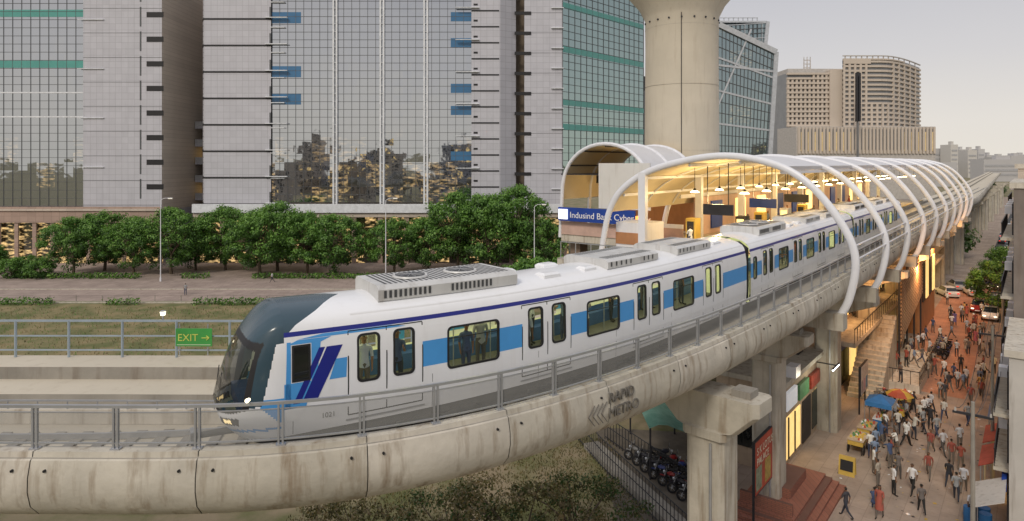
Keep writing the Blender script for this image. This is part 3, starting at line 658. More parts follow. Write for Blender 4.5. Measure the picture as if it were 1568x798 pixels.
sbox(mb,16,78,3.02,3.08,6.38,6.44,dark)
sbox(mb,46,58,2.2,5.1,0,8.8,orange); sbox(mb,45.9,58.1,2.1,5.2,8.8,9.2,conc[1])
for k in range(4): sbox(mb,46.5+k*3,48.5+k*3,2.1,2.2,3.5,7.8,litw if k%2 else dark)
for k in range(16): mb.ob(SW(28,1.6,3.2+k*.34),DD*14+Vector((0,0,2.2)),WW*.12,(0,0,.14),louv)
for d in (28,32.6,37.2,42): sbox(mb,d,d+.15,1.75,1.9,0,9.6+(d-28)*.05,dark)
for k in range(18): sbox(mb,20+k*.45,20.45+k*.45,2.0,4.4,0,.3+k*.3,conc[1])
sbox(mb,24,36,-.2,3.0,0,.7,conc[1])
for d in frange(24,36,.6):
    mb.cyl(SW(d,-.2,.7),SW(d,-.2,1.8),.025,.025,dark,5)
sbox(mb,24,36,-.23,-.17,1.78,1.84,dark); sbox(mb,24,36,-.23,-.17,1.2,1.24,dark)
for w in frange(-.2,3,.6): mb.cyl(SW(24,w,.7),SW(24,w,1.8),.025,.025,dark,5)
sbox(mb,23.97,24.03,-.2,3,1.78,1.84,dark)
mb.obj('station_concourse',stn,False)
mb=MB() # roadside shop
sbox(mb,2.5,15,4.6,8.5,0,5.4,shopw); sbox(mb,2.3,15.2,4.1,8.7,5.4,5.7,conc[2])
sbox(mb,2.8,7,4.54,4.6,.4,3.0,litw); sbox(mb,7.6,9.6,4.54,4.6,.2,3.0,dark); sbox(mb,10,14,4.54,4.6,.4,3.0,glassy)
for q in (4.2,5.6): sbox(mb,q-.04,q+.04,4.46,4.54,.4,3.0,dark)
sbox(mb,3.4,5.6,4.35,4.55,3.6,4.7,M('white_signboard',(.75,.77,.8),.4,0,.2,2,0,.25,(.9,.95,1))); sbox(mb,6.2,8.4,4.35,4.55,3.5,4.5,M('green_signboard',(.10,.28,.13),.4,0,.3,3)); sbox(mb,9,13.6,4.35,4.55,3.5,4.4,M('red_signboard',(.35,.06,.04),.4,0,.4,3))
sbox(mb,2.42,2.5,5.0,7.5,1.2,3.2,glassy); sbox(mb,3.6,4.6,3.9,4.5,5.7,6.4,wsteel); sbox(mb,9,10.2,5.2,6.4,5.7,6.8,dark)
mb.cyl(SW(8.5,2.9,5.2),SW(10.2,2.9,5.2),.05,.05,M('tube_lamp',(1,1,1),.5,0,0,1,0,9,(.9,1,.95)),8); sbox(mb,8.4,10.3,2.85,2.95,5.26,5.32,dark); sbox(mb,9.3,9.4,2.9,4.6,5.32,5.38,dark)
mb.obj('roadside_shop',None,False)
mb=MB()
for k in range(4): sbox(mb,-4.5+k*.3,3.2-k*.1,1.0+k*.35,5.0,k*.17,k*.17+.17,brick)
sbox(mb,-1.5,1.6,2.8,4.4,.68,1.2,brick); sbox(mb,-3.4,-3.2,2.2,4.9,.68,1.3,brick); mb.obj('brick_steps',None,False)
def billboard(name,d0,d1,w,z0,z1,base,rnd,txt=None):
    mb=MB(); sbox(mb,d0,d1,w,w+.12,z0,z1,base); sbox(mb,d0-.05,d1+.05,w+.01,w+.15,z0-.06,z1+.06,dark)
    for d in (d0+.2,d1-.2): sbox(mb,d-.05,d+.05,w+.12,w+.22,0,z1,dark)
    rr=random.Random(rnd)
    for i in range(3):
        c=M('poster_ink_%d_%d'%(rnd,i),(rr.uniform(.1,.6),rr.uniform(.1,.4),rr.uniform(.05,.4)),.5,0,.4,4); a=d0+(d1-d0)*(.02+.34*i); sbox(mb,a,a+(d1-d0)*.22,w-.008,w-.002,z0+.15,z0+(z1-z0)*.5,c)
    return mb.obj(name,None,False)
ab=billboard('advertising_board',-4.8,-.6,3.6,1.9,4.6,M('board_red',(.42,.07,.04),.5,0,.25,1.5),3)
text('board_lettering','S K LOTUS\nPALACE',.55,SW(-4.6,3.585,3.9),DD,(0,0,1),M('board_cream',(.7,.65,.5)),ab,.004)
billboard('advertising_board',16,18.5,2.6,1.5,3.6,M('board_white',(.6,.55,.5),.5,0,.25,2),5)

# ------------------------------------------------------------------ office towers
K=.125
def BX(u): return (u-784)*K
def BZ(v): return 19+(250-v)*K
gl1=glassmat('curtain_glass',(.60,.63,.67),(.04,.05,.055),.76,.38,es=.6); gl2=glassmat('curtain_glass_green',(.46,.58,.56),(.035,.055,.055),.76,.12,es=.4)
teal=M('teal_spandrel',(.09,.33,.29),.3,0,.1,.5); bpan=M('blue_spandrel',(.05,.16,.31),.25,0,.1,.5); mull=M('mullion',(.10,.105,.11),.4,.3); mullw=M('white_mullion',(.70,.72,.75),.4)
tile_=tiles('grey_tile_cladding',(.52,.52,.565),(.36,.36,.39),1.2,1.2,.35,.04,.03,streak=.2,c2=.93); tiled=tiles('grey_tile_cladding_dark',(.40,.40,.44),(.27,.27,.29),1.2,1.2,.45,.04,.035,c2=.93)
beige=tiles('beige_stone',(.55,.475,.40),(.38,.32,.26),1.5,.8,.7,.05,.03); plinth=tiles('plinth_stone',(.40,.29,.235),(.25,.18,.15),1.5,1.0,.7,.1,.03)
def seg(P0,P1):
    P0=Vector((*P0,0));P1=Vector((*P1,0)); t=(P1-P0); L=t.length; t.normalize(); return P0,t,Vector((t.y,-t.x,0)),L
def wall(mb,P0,P1,z0,z1,mat,off=0):
    p,t,n,L=seg(P0,P1); a=p+n*off; b=a+t*L; mb.poly([a+Vector((0,0,z0)),b+Vector((0,0,z0)),b+Vector((0,0,z1)),a+Vector((0,0,z1))],mat)
def bar(mb,P0,P1,a,b,z0,z1,dep,mat):
    p,t,n,L=seg(P0,P1); mb.ob(p+t*a-n*.05+Vector((0,0,z0)),t*(b-a),n*(dep+.05),(0,0,z1-z0),mat)
def curtain(mb,P0,P1,z0,z1,dx,dz,g,m,w=.07,dep=.08):
    wall(mb,P0,P1,z0,z1,g); L=seg(P0,P1)[3]
    for a in frange(0,L,dx): bar(mb,P0,P1,a-w/2,a+w/2,z0,z1,dep,m)
    for z in frange(z0,z1,dz): bar(mb,P0,P1,0,L,z-w/2,z+w/2,dep+.01,m)
TOP=62; Y0=125
lobby=glassmat('lobby_glass',(.3,.33,.33),(.05,.04,.02),.4,.75,2,3.4,30,es=1.3)
mb=MB(); bA=(BX(-160),Y0); bB=(BX(130),Y0)
curtain(mb,bA,bB,BZ(316),TOP,1.75,1.55,gl1,mull)
L=seg(bA,bB)[3]
for v in (98,20,-60): bar(mb,bA,bB,0,L,BZ(v+6),BZ(v-5),.06,teal)
for v in (143,180): bar(mb,bA,bB,0,L,BZ(v),BZ(v-2),.14,mullw)
wall(mb,(BX(130),Y0-.5),(BX(250),Y0-.5),BZ(322),TOP,tile_); wall(mb,bB,(BX(130),Y0-.5),BZ(322),TOP,tile_)
wall(mb,(BX(250),Y0-.5),(BX(250),Y0+24),BZ(322),TOP,beige)
Lw=seg((BX(130),Y0-.5),(BX(250),Y0-.5))[3]
for k in range(10):
    v=314-k*37.5
    bar(mb,(BX(130),Y0-.5),(BX(250),Y0-.5),Lw-2.9,Lw+.3,BZ(v-24),BZ(v-32),.05,black)
    bar(mb,(BX(130),Y0-.5),(BX(250),Y0-.5),Lw-4.2,Lw-3.9,BZ(v-10),BZ(v-40),.03,mull)
    if k%2: bar(mb,(BX(130),Y0-.5),(BX(250),Y0-.5),-1.0,4.0,BZ(v-20),BZ(v-20.9),.25,mullw)
    bar(mb,(BX(130),Y0-.5),(BX(250),Y0-.5),0,Lw,BZ(v),BZ(v-.5),.03,mull)
for v in (40,100,160): bar(mb,(BX(250),Y0-.5),(BX(250),Y0+24),17,20,BZ(v+12),BZ(v-12),.1,dark)
bar(mb,(BX(-160),Y0-1.2),(BX(252),Y0-1.2),0,51.5,BZ(340),BZ(316),.4,plinth); bar(mb,(BX(-160),Y0-1.2),(BX(252),Y0-1.2),0,51.5,BZ(322),BZ(319),.7,beige)
wall(mb,(BX(-160),Y0-.6),(BX(252),Y0-.6),0,BZ(340),lobby)
for a in frange(0,51,3.5): bar(mb,(BX(-160),Y0-1.2),(BX(252),Y0-1.2),a,a+.7,0,BZ(340),.2,plinth)
mb.bx(BX(-160),BX(250)-.05,Y0+.3,Y0+24,0,TOP-.2,tiled)
mb.obj('glass_office_building',None,False)
mb=MB(); wall(mb,(BX(250),Y0+16),(BX(330),Y0+16),0,BZ(160)+0,dark); 
for k in range(5):
    z=BZ(312-k*30); mb.bx(BX(252),BX(330),Y0+12,Y0+16,z,z+.5,tiled); mb.bx(BX(252),BX(330),Y0+12,Y0+12.1,z+.5,z+1.5,steel); mb.bx(BX(256),BX(275),Y0+15.8,Y0+15.95,z+1,z+3,litw if k in(0,2) else glassy); mb.bx(BX(285),BX(300),Y0+15.8,Y0+15.95,z+1,z+3,glassy)
wall(mb,(BX(250),Y0+23),(BX(340),Y0+23),0,TOP,beige)
mb.obj('link_block',None,False)
mb=MB(); a0=(BX(312),Y0); a1=(BX(415),Y0)
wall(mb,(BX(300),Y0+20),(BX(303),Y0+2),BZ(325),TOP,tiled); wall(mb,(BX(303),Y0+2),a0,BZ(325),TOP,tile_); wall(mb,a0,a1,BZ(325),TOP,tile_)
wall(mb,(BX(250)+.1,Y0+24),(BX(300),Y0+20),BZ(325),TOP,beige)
La=seg(a0,a1)[3]
for k in range(11):
    v=314-k*40.5
    bar(mb,(BX(303),Y0+2),a0,0,2.2,BZ(v),BZ(v-4),.05,black); bar(mb,a0,a1,0,La,BZ(v),BZ(v-2.6),.06,black); bar(mb,a0,a1,La-1,La+3.2,BZ(v-2.6),BZ(v-3.8),.5,mullw)
    bar(mb,a0,a1,La-.3,La,BZ(v),BZ(v-20),.03,mull)
    for q in (8,16,24,32): bar(mb,(BX(303),Y0+2),a0,.7,1.6,BZ(v-q),BZ(v-q-1.2),.03,mull)
g0=(BX(415),Y0+.4); g1=(BX(722),Y0+.4); Lg=seg(g0,g1)[3]
curtain(mb,g0,g1,BZ(310),TOP,1.55,1.5,gl1,mull)
for u in (513,585,652):
    a=(u-415)*K
    for q in (-.45,.15): bar(mb,g0,g1,a+q,a+q+.3,BZ(318),TOP,.55,mullw)
    for z in frange(BZ(310),TOP,1.5): bar(mb,g0,g1,a-.45,a+.42,z,z+.08,.5,mullw)
for v in (35,118,160,-20):
    bar(mb,g0,g1,0,5.6,BZ(v),BZ(v-17),.065,bpan); 
for v in (32,72,142,176,246,-20): bar(mb,g0,g1,Lg-4,Lg,BZ(v),BZ(v-14),.065,bpan)
for k in range(11):
    v=312-k*38.5; bar(mb,g0,g1,0,2.6,BZ(v),BZ(v-1.1),.6,mullw)
f0=(BX(722),Y0-.2); f1=(BX(766),Y0-.2); wall(mb,g1,f0,BZ(318),TOP,tile_); wall(mb,f0,f1,BZ(318),TOP,tile_)
for k in range(16):
    v=312-k*24.5; bar(mb,f0,f1,0,5.3,BZ(v),BZ(v-2.2),.05,black); 
    if k%2==0: bar(mb,f0,f1,-3,1.5,BZ(v-5),BZ(v-6),.5,mullw)
    bar(mb,f0,f1,.4,1.2,BZ(v-9),BZ(v-12),.03,black)
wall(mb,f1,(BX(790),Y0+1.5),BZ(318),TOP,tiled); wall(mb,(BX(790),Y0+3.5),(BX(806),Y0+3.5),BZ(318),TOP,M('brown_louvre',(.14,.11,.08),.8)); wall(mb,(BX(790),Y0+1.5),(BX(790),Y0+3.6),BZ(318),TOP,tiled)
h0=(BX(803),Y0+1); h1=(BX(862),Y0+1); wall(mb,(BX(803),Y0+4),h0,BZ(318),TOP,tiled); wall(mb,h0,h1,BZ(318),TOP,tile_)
for k in range(12):
    v=300-k*31; bar(mb,(BX(788),Y0+1),h1,0,3.2,BZ(v),BZ(v-5),.12,black); bar(mb,h0,h1,5.2,7.6,BZ(v-10),BZ(v-11),.4,mullw)
    bar(mb,h0,h1,0,7.3,BZ(v-3),BZ(v-3.4),.03,mull)
q0=h1; q1=(29.6,147); Lq=seg(q0,q1)[3]
curtain(mb,q0,q1,BZ(305),TOP-4,1.9,1.5,gl2,mull,.08)
for v in (10,78,160,198,-60): bar(mb,q0,q1,0,Lq,BZ(v),BZ(v-9),.065,teal)
bar(mb,(BX(300),Y0-.8),(BX(862),Y0-.8),0,70,BZ(325),BZ(312),.8,mullw); bar(mb,(BX(300),Y0-.9),(BX(862),Y0-.9),0,70,BZ(332),BZ(326),.3,beige)
wall(mb,(BX(300),Y0-.5),(BX(870),Y0-.5),0,BZ(330),lobby)
for a in frange(0,70,5): bar(mb,(BX(300),Y0-.8),(BX(862),Y0-.8),a,a+.9,0,BZ(330),.2,plinth)
mb.bx(BX(306),BX(850),Y0+4,Y0+20,0,TOP-1,tiled)
mb.obj('glass_office_building',None,False)
K2=.18
def X2(u): return (u-784)*K2
def Z2(v): return 19+(250-v)*K2
def face4(mb,pts,y,mat): mb.poly([(X2(u),y,Z2(v)) for u,v in pts],mat)
gl3=glassmat('dark_teal_glass',(.46,.56,.58),(.07,.10,.11),.55,.2,3,5,60,es=.25); gfr=M('grey_frame',(.46,.48,.51),.4)
mb=MB(); y=180
quad=[(1100,240),(1178,240),(1188,80),(1100,38)]
def lerp(a,b,t): return (a[0]+(b[0]-a[0])*t,a[1]+(b[1]-a[1])*t)
face4(mb,quad,y,gl3); mb.poly([(X2(1178),y,Z2(240)),(X2(1190),y+14,Z2(240)),(X2(1205),y+14,Z2(78)),(X2(1188),y,Z2(80))],gfr)
def lin(a,b,w=.25,m=gfr,yy=y): mb.cyl((X2(a[0]),yy-.1,Z2(a[1])),(X2(b[0]),yy-.1,Z2(b[1])),w,w,m,4)
for i in range(13): t=i/12; lin(lerp(quad[0],quad[3],t),lerp(quad[1],quad[2],t),.12 if i%3 else .35,mull if i%3 else gfr)
for i in range(16): t=i/15; lin(lerp(quad[0],quad[1],t),lerp(quad[3],quad[2],t),.1,mull)
lin(quad[3],quad[2],1.0); lin(quad[1],quad[2],.8); lin((1100,100),(1186,110),.4); lin((1100,160),(1150,45),.3)
mb.poly([(X2(1100),y,Z2(38)),(X2(1188),y,Z2(80)),(X2(1205),y+14,Z2(78)),(X2(1105),y+30,Z2(38))],gfr)
q2=[(1118,240),(1190,240),(1205,80),(1214,14),(1118,20)]; face4(mb,q2,y+18,gl3)
mb.bx(X2(1118),X2(1205),y+18.3,y+36,Z2(60),Z2(16),gl3)
for i in range(12): v=20+i*8; lin((1118,v),(1212-.9*i,v-6+i*.3),.14,gfr if i%3==0 else mull,y+17.8)
for i in range(13): u=1118+i*7.2; lin((u,19-i*.4),(u,110),.12,gfr if i%4==0 else mull,y+17.8)
lin((1190,240),(1214,12),.7,gfr,y+17.8)
mb.bx(X2(1112),X2(1214),y+18,y+30,Z2(13),Z2(10),gfr)
for i in range(10): mb.bx(X2(1125+i*8),X2(1126+i*8),y+18,y+18.4,Z2(10),Z2(5),gfr)
mb.bx(X2(1125),X2(1198),y+18,y+18.3,Z2(5.5),Z2(4.5),gfr)
mb.bx(X2(985),X2(1102),y+16,y+40,0,Z2(105),dark); mb.bx(X2(985),X2(1000),y-8,y,0,Z2(140),dark)
for i in range(9): mb.bx(X2(984),X2(1001),y-8.2,y-8,Z2(240-i*12),Z2(237-i*12),gfr)
mb.obj('slanted_glass_building',None,False)
K3=.32
def X3(u): return (u-784)*K3
def Z3(v): return 19+(250-v)*K3
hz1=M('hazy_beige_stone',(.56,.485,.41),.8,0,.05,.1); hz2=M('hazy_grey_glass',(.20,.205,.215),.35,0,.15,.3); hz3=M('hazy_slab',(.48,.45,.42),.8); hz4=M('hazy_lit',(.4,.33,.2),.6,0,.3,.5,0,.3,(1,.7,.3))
mb=MB(); y=320
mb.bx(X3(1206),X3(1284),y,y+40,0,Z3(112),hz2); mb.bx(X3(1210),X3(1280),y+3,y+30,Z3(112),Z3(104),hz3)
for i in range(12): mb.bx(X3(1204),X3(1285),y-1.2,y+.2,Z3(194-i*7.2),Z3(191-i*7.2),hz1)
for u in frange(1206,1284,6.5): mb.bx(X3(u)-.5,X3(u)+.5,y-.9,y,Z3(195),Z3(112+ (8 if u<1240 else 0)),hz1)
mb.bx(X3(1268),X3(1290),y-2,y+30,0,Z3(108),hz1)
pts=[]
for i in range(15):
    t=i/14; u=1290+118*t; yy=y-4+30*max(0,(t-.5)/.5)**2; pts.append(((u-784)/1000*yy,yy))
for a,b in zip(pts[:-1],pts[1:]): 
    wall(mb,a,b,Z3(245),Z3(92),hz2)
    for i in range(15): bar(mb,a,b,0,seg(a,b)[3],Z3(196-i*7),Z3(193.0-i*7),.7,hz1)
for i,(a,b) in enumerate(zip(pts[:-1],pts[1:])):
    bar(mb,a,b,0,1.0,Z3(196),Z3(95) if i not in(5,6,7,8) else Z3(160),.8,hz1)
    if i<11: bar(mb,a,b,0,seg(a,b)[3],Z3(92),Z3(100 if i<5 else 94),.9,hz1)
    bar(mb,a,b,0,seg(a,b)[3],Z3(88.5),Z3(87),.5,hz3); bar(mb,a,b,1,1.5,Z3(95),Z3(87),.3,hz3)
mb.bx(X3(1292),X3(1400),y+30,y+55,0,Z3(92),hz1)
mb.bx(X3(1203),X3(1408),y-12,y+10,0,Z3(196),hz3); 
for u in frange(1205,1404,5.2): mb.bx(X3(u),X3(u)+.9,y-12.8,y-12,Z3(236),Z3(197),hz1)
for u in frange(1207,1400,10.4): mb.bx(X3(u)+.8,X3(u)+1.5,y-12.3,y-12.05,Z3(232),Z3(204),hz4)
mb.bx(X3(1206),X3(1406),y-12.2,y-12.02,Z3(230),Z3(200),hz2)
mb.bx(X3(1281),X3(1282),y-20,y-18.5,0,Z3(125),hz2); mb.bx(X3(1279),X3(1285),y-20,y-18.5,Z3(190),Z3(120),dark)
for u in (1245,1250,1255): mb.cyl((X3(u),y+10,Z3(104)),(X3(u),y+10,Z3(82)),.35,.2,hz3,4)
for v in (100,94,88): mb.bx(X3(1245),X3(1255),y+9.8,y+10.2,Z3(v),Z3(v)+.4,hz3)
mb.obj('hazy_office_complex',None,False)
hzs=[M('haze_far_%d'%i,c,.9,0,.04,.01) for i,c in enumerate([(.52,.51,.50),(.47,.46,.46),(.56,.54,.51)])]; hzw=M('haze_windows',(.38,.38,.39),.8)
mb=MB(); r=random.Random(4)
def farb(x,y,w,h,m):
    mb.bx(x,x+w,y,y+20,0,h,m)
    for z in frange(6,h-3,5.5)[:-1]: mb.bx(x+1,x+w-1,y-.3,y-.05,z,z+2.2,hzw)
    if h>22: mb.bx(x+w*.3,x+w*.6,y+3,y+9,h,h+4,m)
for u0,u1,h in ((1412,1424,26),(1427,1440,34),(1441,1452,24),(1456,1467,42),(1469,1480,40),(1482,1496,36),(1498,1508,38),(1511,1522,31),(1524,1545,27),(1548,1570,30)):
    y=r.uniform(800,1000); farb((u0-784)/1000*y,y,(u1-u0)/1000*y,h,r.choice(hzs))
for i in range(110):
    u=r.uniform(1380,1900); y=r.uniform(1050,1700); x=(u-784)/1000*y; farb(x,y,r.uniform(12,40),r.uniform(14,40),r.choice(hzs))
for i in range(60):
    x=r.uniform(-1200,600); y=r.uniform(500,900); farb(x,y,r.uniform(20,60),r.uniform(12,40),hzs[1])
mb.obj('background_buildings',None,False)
mb=MB() # city behind the viewer, seen in the glass reflections
for i in range(46):
    x=-170+i*7.5+r.uniform(-3,3); y=-r.uniform(70,150); h=r.choice([12,16,19,24,28,33])*r.uniform(.8,1.1); w=r.uniform(8,18); m=r.choice([shopw,tiled,concd,beige])
    mb.bx(x,x+w,y-14,y,0,h,m)
    for z in frange(3,h-2,3.2):
        for k in range(int(w/3)): mb.bx(x+1+k*3,x+2.6+k*3,y,y+.1,z,z+1.6,dark if r.random()<.8 else litw)
mb.obj('city_block',None,False)

# ------------------------------------------------------------------ trees
barkm=M('bark',(.10,.075,.05),.9,0,.3,3,.4)
def leafm(n,c):
    m=M(n,c,.55,0,.3,.6); nt=m.node_tree; b=nt.nodes['Principled BSDF']; t=nn(nt,'ShaderNodeBsdfTranslucent'); t.inputs['Color'].default_value=(c[0]*1.6,c[1]*1.7,c[2],1)
    mx=nn(nt,'ShaderNodeMixShader'); mx.inputs[0].default_value=.25; o=[x for x in nt.nodes if x.type=='OUTPUT_MATERIAL'][0]; nt.links.new(b.outputs[0],mx.inputs[1]); nt.links.new(t.outputs[0],mx.inputs[2]); nt.links.new(mx.outputs[0],o.inputs[0]); return m
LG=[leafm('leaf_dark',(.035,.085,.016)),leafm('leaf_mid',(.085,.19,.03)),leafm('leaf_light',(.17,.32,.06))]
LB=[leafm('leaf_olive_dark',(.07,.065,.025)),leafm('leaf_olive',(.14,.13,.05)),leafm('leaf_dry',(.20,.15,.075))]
def tree_mesh(name,h,r,seed,leaf=.32,clumps=60,per=90,mats=LG,low=.18,csz=.26,dome=False):
    q=random.Random(seed); mb=MB()
    tr=[Vector((0,0,0))]
    for i in range(4): tr.append(tr[-1]+Vector((q.uniform(-.15,.15),q.uniform(-.15,.15),h*.14)))
    for i in range(4): mb.cyl(tr[i],tr[i+1],h*.028*(1-i*.16),h*.028*(1-(i+1)*.16),barkm,8)
    cen=[]
    for i in range(clumps):
        while True:
            v=Vector((q.uniform(-1,1),q.uniform(-1,1),q.uniform(-1,1)))
            if .25<v.length<1: break
        v=v.normalized()*(v.length**.35)
        if dome: # broad rounded head, flat skirt
            z=h*low+ (h*(1-low))*(max(0,(v.z+1)/2))**.8*.94; rad=r*math.sqrt(max(.05,1-((z-h*.42)/(h*.60))**2)); l=math.hypot(v.x,v.y)+1e-6
            c=Vector((v.x/l*rad*min(1,l*1.25),v.y/l*rad*min(1,l*1.25),z))
        else: c=Vector((v.x*r*(1-.15*v.z),v.y*r*(1-.15*v.z),h*(low+1)/2+v.z*h*(1-low)/2*.86))
        c+=Vector((q.uniform(-.08,.08)*r,0,q.uniform(-.04,.04)*h)); cen.append(c)
    for c in cen[::4]:
        b=tr[q.randint(2,4)]; m=b.lerp(c,.5)+Vector((0,0,h*.04)); mb.cyl(b,m,h*.012,h*.007,barkm,5); mb.cyl(m,c,h*.007,h*.003,barkm,4)
    for c in cen:
        cs=r*csz*q.uniform(.7,1.25); tone=q.random()
        for k in range(per):
            d=Vector((q.gauss(0,1),q.gauss(0,1),q.gauss(0,1))).normalized(); rad=cs*q.random()**.4; p=c+Vector((d.x*rad,d.y*rad,d.z*rad*.7))
            if p.z<.05: p.z=.05+q.random()*.3
            nrm=(d+Vector((q.uniform(-.7,.7),q.uniform(-.7,.7),q.uniform(-.2,1)))).normalized(); a=nrm.orthogonal().normalized(); a.rotate(Matrix.Rotation(q.uniform(0,6.28),3,nrm)); b=nrm.cross(a); s=leaf*q.uniform(.6,1.2)
            up=d.z*.5+.5; t=tone*.3+up*.45+.22*min(1,c.z/h)+q.uniform(-.2,.2); m=mats[0] if t<.40 else mats[1] if t<.66 else mats[2]  # leaves lighten toward clump and crown tops: top light painted into colour
            mb.poly([p-a*s*.5,p+b*s*.28,p+a*s*.5,p-b*s*.28],m)
    return mb.mesh(name,False)
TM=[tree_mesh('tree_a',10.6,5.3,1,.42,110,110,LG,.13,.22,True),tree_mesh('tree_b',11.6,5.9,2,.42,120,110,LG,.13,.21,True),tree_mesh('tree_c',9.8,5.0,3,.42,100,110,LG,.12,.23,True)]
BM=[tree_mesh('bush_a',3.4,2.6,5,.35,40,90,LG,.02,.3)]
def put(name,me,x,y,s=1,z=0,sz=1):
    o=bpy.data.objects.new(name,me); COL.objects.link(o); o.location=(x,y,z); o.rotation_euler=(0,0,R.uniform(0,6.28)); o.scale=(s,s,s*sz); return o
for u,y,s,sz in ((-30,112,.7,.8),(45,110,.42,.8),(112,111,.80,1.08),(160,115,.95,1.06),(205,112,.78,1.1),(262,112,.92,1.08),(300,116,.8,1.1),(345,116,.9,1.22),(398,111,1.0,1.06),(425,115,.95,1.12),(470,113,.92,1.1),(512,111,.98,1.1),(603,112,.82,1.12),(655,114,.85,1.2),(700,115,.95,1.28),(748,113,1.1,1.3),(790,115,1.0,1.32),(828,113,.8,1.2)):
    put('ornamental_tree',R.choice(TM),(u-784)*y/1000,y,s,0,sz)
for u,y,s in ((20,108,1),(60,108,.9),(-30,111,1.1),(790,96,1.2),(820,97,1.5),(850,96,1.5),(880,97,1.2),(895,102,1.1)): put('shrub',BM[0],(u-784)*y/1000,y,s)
mb=MB()
q=random.Random(9)
def leafstrip(mb,x0,x1,y0,y1,h,n,s,mats):
    for k in range(n):
        x=q.uniform(x0,x1); 
        if math.sin(x*.45)+math.sin(x*.17+1)<-.4: continue
        p=Vector((x,q.uniform(y0,y1),h*q.random())); nr=Vector((q.gauss(0,1),q.gauss(0,1),q.gauss(0,1)+.6)).normalized(); a=nr.orthogonal().normalized(); b=nr.cross(a); mb.poly([p-a*s,p+b*s*.6,p+a*s,p-b*s*.6],q.choice(mats))
leafstrip(mb,-75,2,87,88.4,.9,5200,.16,LG); leafstrip(mb,-90,2,107,109,.8,5000,.2,LG)
mb.obj('hedge',None,False)
mb=MB()
for k in range(9000):
    x=q.uniform(-70,2); y=q.uniform(47,86); hh=q.uniform(.08,.35)
    mb.poly([(x-.04,y,0),(x+.04,y,0),(x+q.uniform(-.1,.1),y+q.uniform(-.1,.1),hh)],q.choice([LB[0],LB[2],LG[1]]))
for k in range(9000):
    x=q.uniform(-12,7); y=q.uniform(33,45); hh=q.uniform(.04,.22)
    mb.poly([(x-.03,y,0),(x+.03,y,0),(x+q.uniform(-.08,.08),y+q.uniform(-.08,.08),hh)],q.choice([LB[0],LB[2],LB[1]]))
mb.obj('grass_tufts',None,False)
NT=[tree_mesh('low_tree_a',5.4,4.0,21,.19,75,80,LB,.35,.17),tree_mesh('low_tree_b',5.2,3.6,22,.18,65,80,[LB[0],LG[0],LB[1]],.35,.17)]
for x,y,s,k in ((-6.5,27.3,.85,0),(-2.6,28.2,.9,1),(.4,27.5,.98,0),(3.0,29.2,.92,1)): put('scrub_tree',NT[k],x,y,s)
p=SW(63,-4.6); put('street_tree',TM[2],p.x,p.y,.7); p=SW(84,-5); put('street_tree',TM[0],p.x,p.y,.65)
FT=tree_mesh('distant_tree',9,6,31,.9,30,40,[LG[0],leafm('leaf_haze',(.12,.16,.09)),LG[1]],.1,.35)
for i in range(46):
    d=90+i*9+R.uniform(-3,3); p=SW(d,R.choice([9,13,17,-11,-12])+R.uniform(-2,2)); put('roadside_tree',FT,p.x,p.y,R.uniform(.6,1.0))

# ------------------------------------------------------------------ lamps, signs, left bits
lampw=M('lamp_glow',(1,.95,.8),.5,0,0,1,0,3,(1,.9,.6))
def lamp(x,y,h=9.5):
    mb=MB(); mb.cyl((x,y,0),(x,y,h),.09,.05,wsteel,8); mb.cyl((x,y,0),(x,y,.6),.16,.14,wsteel,8); mb.tube([(x,y,h),(x+.5,y,h+.35),(x+1.3,y,h+.4)],.04,wsteel,6); mb.bx(x+1.2,x+1.9,y-.15,y+.15,h+.3,h+.45,wsteel); mb.bx(x+1.25,x+1.85,y-.1,y+.1,h+.28,h+.3,lampw); mb.obj('street_lamp')
lamp(-56.5,105,13); lamp(-20.3,105,13); lamp(3.6,105,12)
gs=MB(); q0=E.near(-10.7,14); c=E.off(q0,6.68,13.2); t=E.tan(q0)
gs.ob(c,t*1.15,(0,-.03,0),(0,0,.56),M('green_exit_board',(.05,.28,.06),.4)); gs.ob(c+Vector((.04,-.034,.04)),t*1.07,(0,-.002,0),(0,0,.02),M('sign_line',(.5,.6,.4)))
for a in (.1,1.0): gs.cyl(c+t*a+Vector((0,.02,-.3)),c+t*a+Vector((0,.02,.7)),.02,.02,steel,5)
es=gs.obj('exit_sign'); text('exit_text','EXIT',.32,c+Vector((.06,-.04,.17)),t,(0,0,1),M('sign_yellow',(.55,.6,.12)),es,.002)
mb=MB(); ac=c+t*.83+Vector((0,-.045,.27)); ym=bpy.data.materials['sign_yellow']; mb.cyl(ac,ac+t*.22,.014,.014,ym,4); mb.cyl(ac+t*.24,ac+t*.15+Vector((0,0,.07)),.014,.014,ym,4); mb.cyl(ac+t*.24,ac+t*.15-Vector((0,0,.07)),.014,.014,ym,4); mb.obj('exit_arrow',es)
mb=MB(); c=E.off(q0-.45,6.75,14.0); mb.cyl(c,c+Vector((0,0,.16)),.03,.03,steel,6); mb.cyl(c+Vector((0,0,.16)),c+Vector((0,0,.28)),.07,.09,lampw,10); mb.cyl(c+Vector((0,0,.28)),c+Vector((0,0,.31)),.1,.05,steel,10); mb.obj('deck_lamp')
mb=MB(); c=E.off(E.near(-5.7,14.05),.12,13.76); mb.cyl(c,c+Vector((0,0,.12)),.02,.02,steel,6); mb.cyl(c+Vector((0,0,.08)),c+Vector((0,-.12,.09)),.035,.045,lampw,10); mb.obj('signal_lamp')
mb=MB(); 
for k in range(24):
    x=-85+k*3.6; mb.cyl((x,89.6,0),(x,89.6,.9),.05,.05,concd,6)
mb.tube([(-85+k*3.6,89.6,.8) for k in range(24)],.015,dark,4); mb.obj('bollard_fence')
